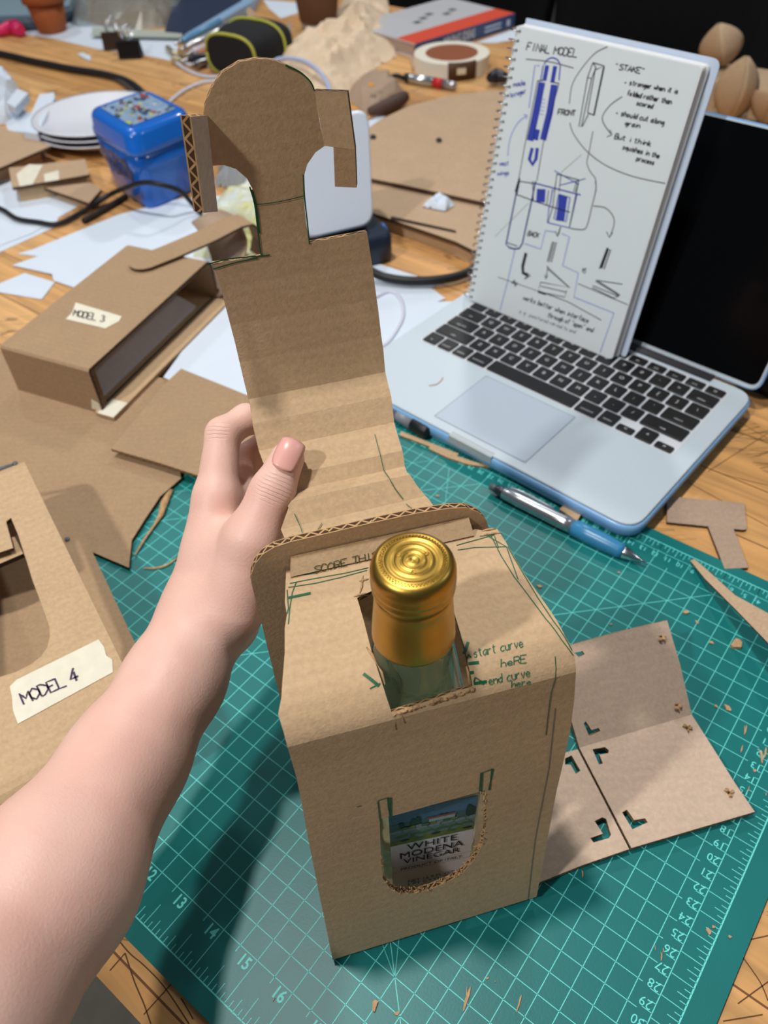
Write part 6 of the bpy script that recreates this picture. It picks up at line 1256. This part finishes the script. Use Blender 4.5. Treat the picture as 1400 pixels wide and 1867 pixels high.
for (x, y, c_, lbl) in ((210, 92, (66, 50, 42), 'brown-black binder clip standing left of the other one'), (238, 108, (26, 24, 26), 'black binder clip nearest the white cables')):
    c = at(x, y, TZ); cl_ = thing('binder_clip', lbl, 'binder clip', c, 'two binder clips on the wood'); m_ = mat('clip_%d' % x, c_, 0.35, metal=0.3)
    q = MB(); q.prism([c + np.array([-.022, 0, 0]) , c + np.array([.022, 0, 0]), c + np.array([.022, .004, .03]), c + np.array([-.022, .004, .03])], np.array([0, .004, 0])); q.prism([c + np.array([-.022, .022, 0]), c + np.array([.022, .022, 0]), c + np.array([.022, .010, .03]), c + np.array([-.022, .010, .03])], np.array([0, .003, 0])); q.box(c + np.array([0, .012, .002]), (.044, .026, .004)); q.build('clip_body', m_, cl_)
    for s_ in (-1, 1):
        q = MB(); q.tube([c + np.array([-.008, .008, .030]), c + np.array([-.009, .008 + s_ * .012, .045]), c + np.array([0, .008 + s_ * .018, .052]), c + np.array([.009, .008 + s_ * .012, .045]), c + np.array([.008, .008, .030])], 0.0014, 6, smooth_path=5); q.build('wire_handle', CHROME, cl_)

# right edge: folded cardboard pods, board, adapter
card('cardboard_board', [(1262, 106), (1300, 112), (1420, 130), (1420, 245), (1255, 210)], TZ, 'tan cardboard board behind the laptop screen under the pods', 'cardboard sheet', 0.004, (K_PALE, K_EDGED))
def pod(c, r, h, axis, lobes, label, seed, cut=1.0):
    a = nrm(axis); x = nrm(np.cross(a, (0.2, 1, 0.3))); y = np.cross(a, x); rt_ = thing('cardboard_pod', label, 'cardboard model', c, 'folded cardboard pods')
    for k in range(lobes):
        q = MB(); G_ = []; n1 = 9
        for i in range(n1 + 1):
            t = i / n1 * cut; rad = r * math.sin(math.pi * min(t, 1) * 0.96 + 0.06) ** 0.75
            row = []
            for j in range(6):
                an = 2 * math.pi * (k + j / 5) / lobes; ridge = 1.0 + 0.05 * math.cos((j / 5 - .5) * math.pi) - 0.05
                row.append(c + a * (h * (t - 0.0)) + (x * math.cos(an) + y * math.sin(an)) * rad * ridge * (math.cos(math.pi / lobes) / math.cos((j / 5 - .5) * 2 * math.pi / lobes)) ** 0.95)
            G_.append(row)
        q.loft(G_, cap=False, closed=False, smooth=True); o = q.build('petal', [K_SHADED, K_PALE, K_SHADED][k % 3], rt_); s_ = o.modifiers.new('thick', 'SOLIDIFY'); s_.thickness = 0.0015
    return rt_
def podat(x, y, z): return at(x, y, z)
pod(podat(1318, 122, .002), 0.038, 0.070, (-0.35, 0.1, 1), 4, 'round cardboard pod standing highest, against the dark background', 1)
pod(podat(1324, 222, .002), 0.034, 0.088, (0.12, 0.15, 1), 4, 'nearest egg-shaped cardboard pod, just above the laptop screen edge', 2)
pod(podat(1392, 226, .004), 0.034, 0.07, (0.2, 0.3, 1), 5, 'open cardboard pod cut by the right edge of the picture', 3, 0.6)
lp3 = Plane(at(1352, 208, .004), np.array([1, -0.2, 0]), np.array([0.2, -0.8, 0.55])); T_(sheet('cardboard_petal', [lp3.uv(*p) for p in [(1335, 212), (1338, 196), (1352, 180), (1368, 168), (1376, 172), (1374, 188), (1362, 204), (1348, 214)]], lambda u, v, w_: lp3.map(u, v, w_), 0.002, mats=(K_MAIN, K_EDGED)), 'loose cardboard petal between two pods', 'cardboard scrap')
for k, (pts_, lb_) in enumerate((([(1290, 214), (1284, 190), (1292, 168), (1304, 150), (1310, 168), (1306, 196)], 'brown cardboard petal half hidden left of the nearest pod'), ([(1360, 216), (1366, 196), (1384, 180), (1398, 182), (1396, 204), (1378, 220)], 'curled cardboard petal in front of the open pod at the right edge'), ([(1326, 208), (1332, 203), (1372, 184), (1376, 189), (1342, 209)], 'narrow cardboard strip lying across the petals between two pods'))):
    lq = Plane(at(pts_[0][0], pts_[0][1], .006 + .004 * k), np.array([1, -0.2, 0]), np.array([0.1 * k - .1, -0.8, 0.6])); T_(sheet('cardboard_petal', [lq.uv(*p) for p in pts_], lambda u, v, w_, lq=lq: lq.map(u, v, w_), 0.002, mats=(K_SHADED, K_EDGED)), lb_, 'cardboard scrap')
q = MB(); q.tube([at(x, y, z) for x, y, z in ((1344, 140, .03), (1347, 148, .025), (1350, 158, .02))], 0.006, 8); T_(q.build('red_tip', mat('red_plastic', (196, 34, 40), 0.4)), 'little red and yellow tip behind the nearest pod', 'tip')
q = MB(); c = at(1420, 705, TZ); rb(q, c, nrm(np.array([.6, -.7, 0])), nrm(np.array([.7, .6, 0])), UZ, 0.07, 0.05, 0.02, 0.006); T_(q.build('black_adapter', BLACK), 'black adapter behind the right corner of the laptop', 'adapter')
# black office chairs beyond the far edge of the bench
CH = mat('black_upholstery', (18, 18, 20), 0.8, noise=0.2, scale=60, spec=0.2); CHM = mat('chair_plastic', (30, 30, 33), 0.5)
def chair(c, rz, label):
    r_ = thing('office_chair', label, 'chair', c, 'black office chairs beyond the bench'); A = np.array([math.cos(rz), math.sin(rz), 0]); B = np.array([-math.sin(rz), math.cos(rz), 0])
    def L_(w_, t_, z, y, bow=0.05): return [c + A * (w_ * math.copysign(abs(math.cos(a)) ** .5, math.cos(a))) + B * (y + t_ * math.copysign(abs(math.sin(a)) ** .6, math.sin(a)) - bow * (math.cos(a) ** 2)) + UZ * z for a in np.linspace(0, 2 * math.pi, 28, endpoint=False)]
    q = MB(); q.loft([L_(.20, .02, .52, .16), L_(.27, .045, .56, .17), L_(.29, .05, .80, .20), L_(.28, .045, .98, .23), L_(.20, .02, 1.03, .25)]); q.build('backrest', CH, r_)
    q = MB(); q.loft([L_(.22, .20, .42, -.05, 0), L_(.27, .25, .44, -.05, 0), L_(.27, .25, .49, -.05, 0), L_(.24, .22, .51, -.05, 0)]); q.build('seat', CH, r_)
    q = MB(); q.tube([c + UZ * .06, c + UZ * .43], .025, 14); q.build('gas_column', CHM, r_)
    q = MB(); q.tube([c + B * .10 + UZ * .44, c + B * .24 + UZ * .46, c + B * .26 + UZ * .70], .022, 10, smooth_path=4); q.build('back_support', CHM, r_)
    for k in range(5):
        an = 2 * math.pi * k / 5 + .3; d = A * math.cos(an) + B * math.sin(an); q = MB(); q.tube([c + UZ * .10, c + d * .28 + UZ * .075], [.024, .016], 10); q.lathe([(.024, -.012), (.026, 0), (.024, .012)], c + d * .28 + UZ * .028, 14, np.cross(d, UZ)); q.build('leg', CHM, r_)
rz0 = math.atan2(GU[1], GU[0])
for x, lbl in ((560, 'black office chair beyond the bench behind the red book'), (1130, 'black office chair beyond the bench behind the sketchbook'), (1700, 'black office chair beyond the bench behind the cardboard pods')):
    u_, v_ = np.linalg.solve(np.stack([GU, GV], 1), (at(x, 20, 0)[:2] - GO)); chair(G(u_, 122.5 + 26, -0.78), rz0, lbl)
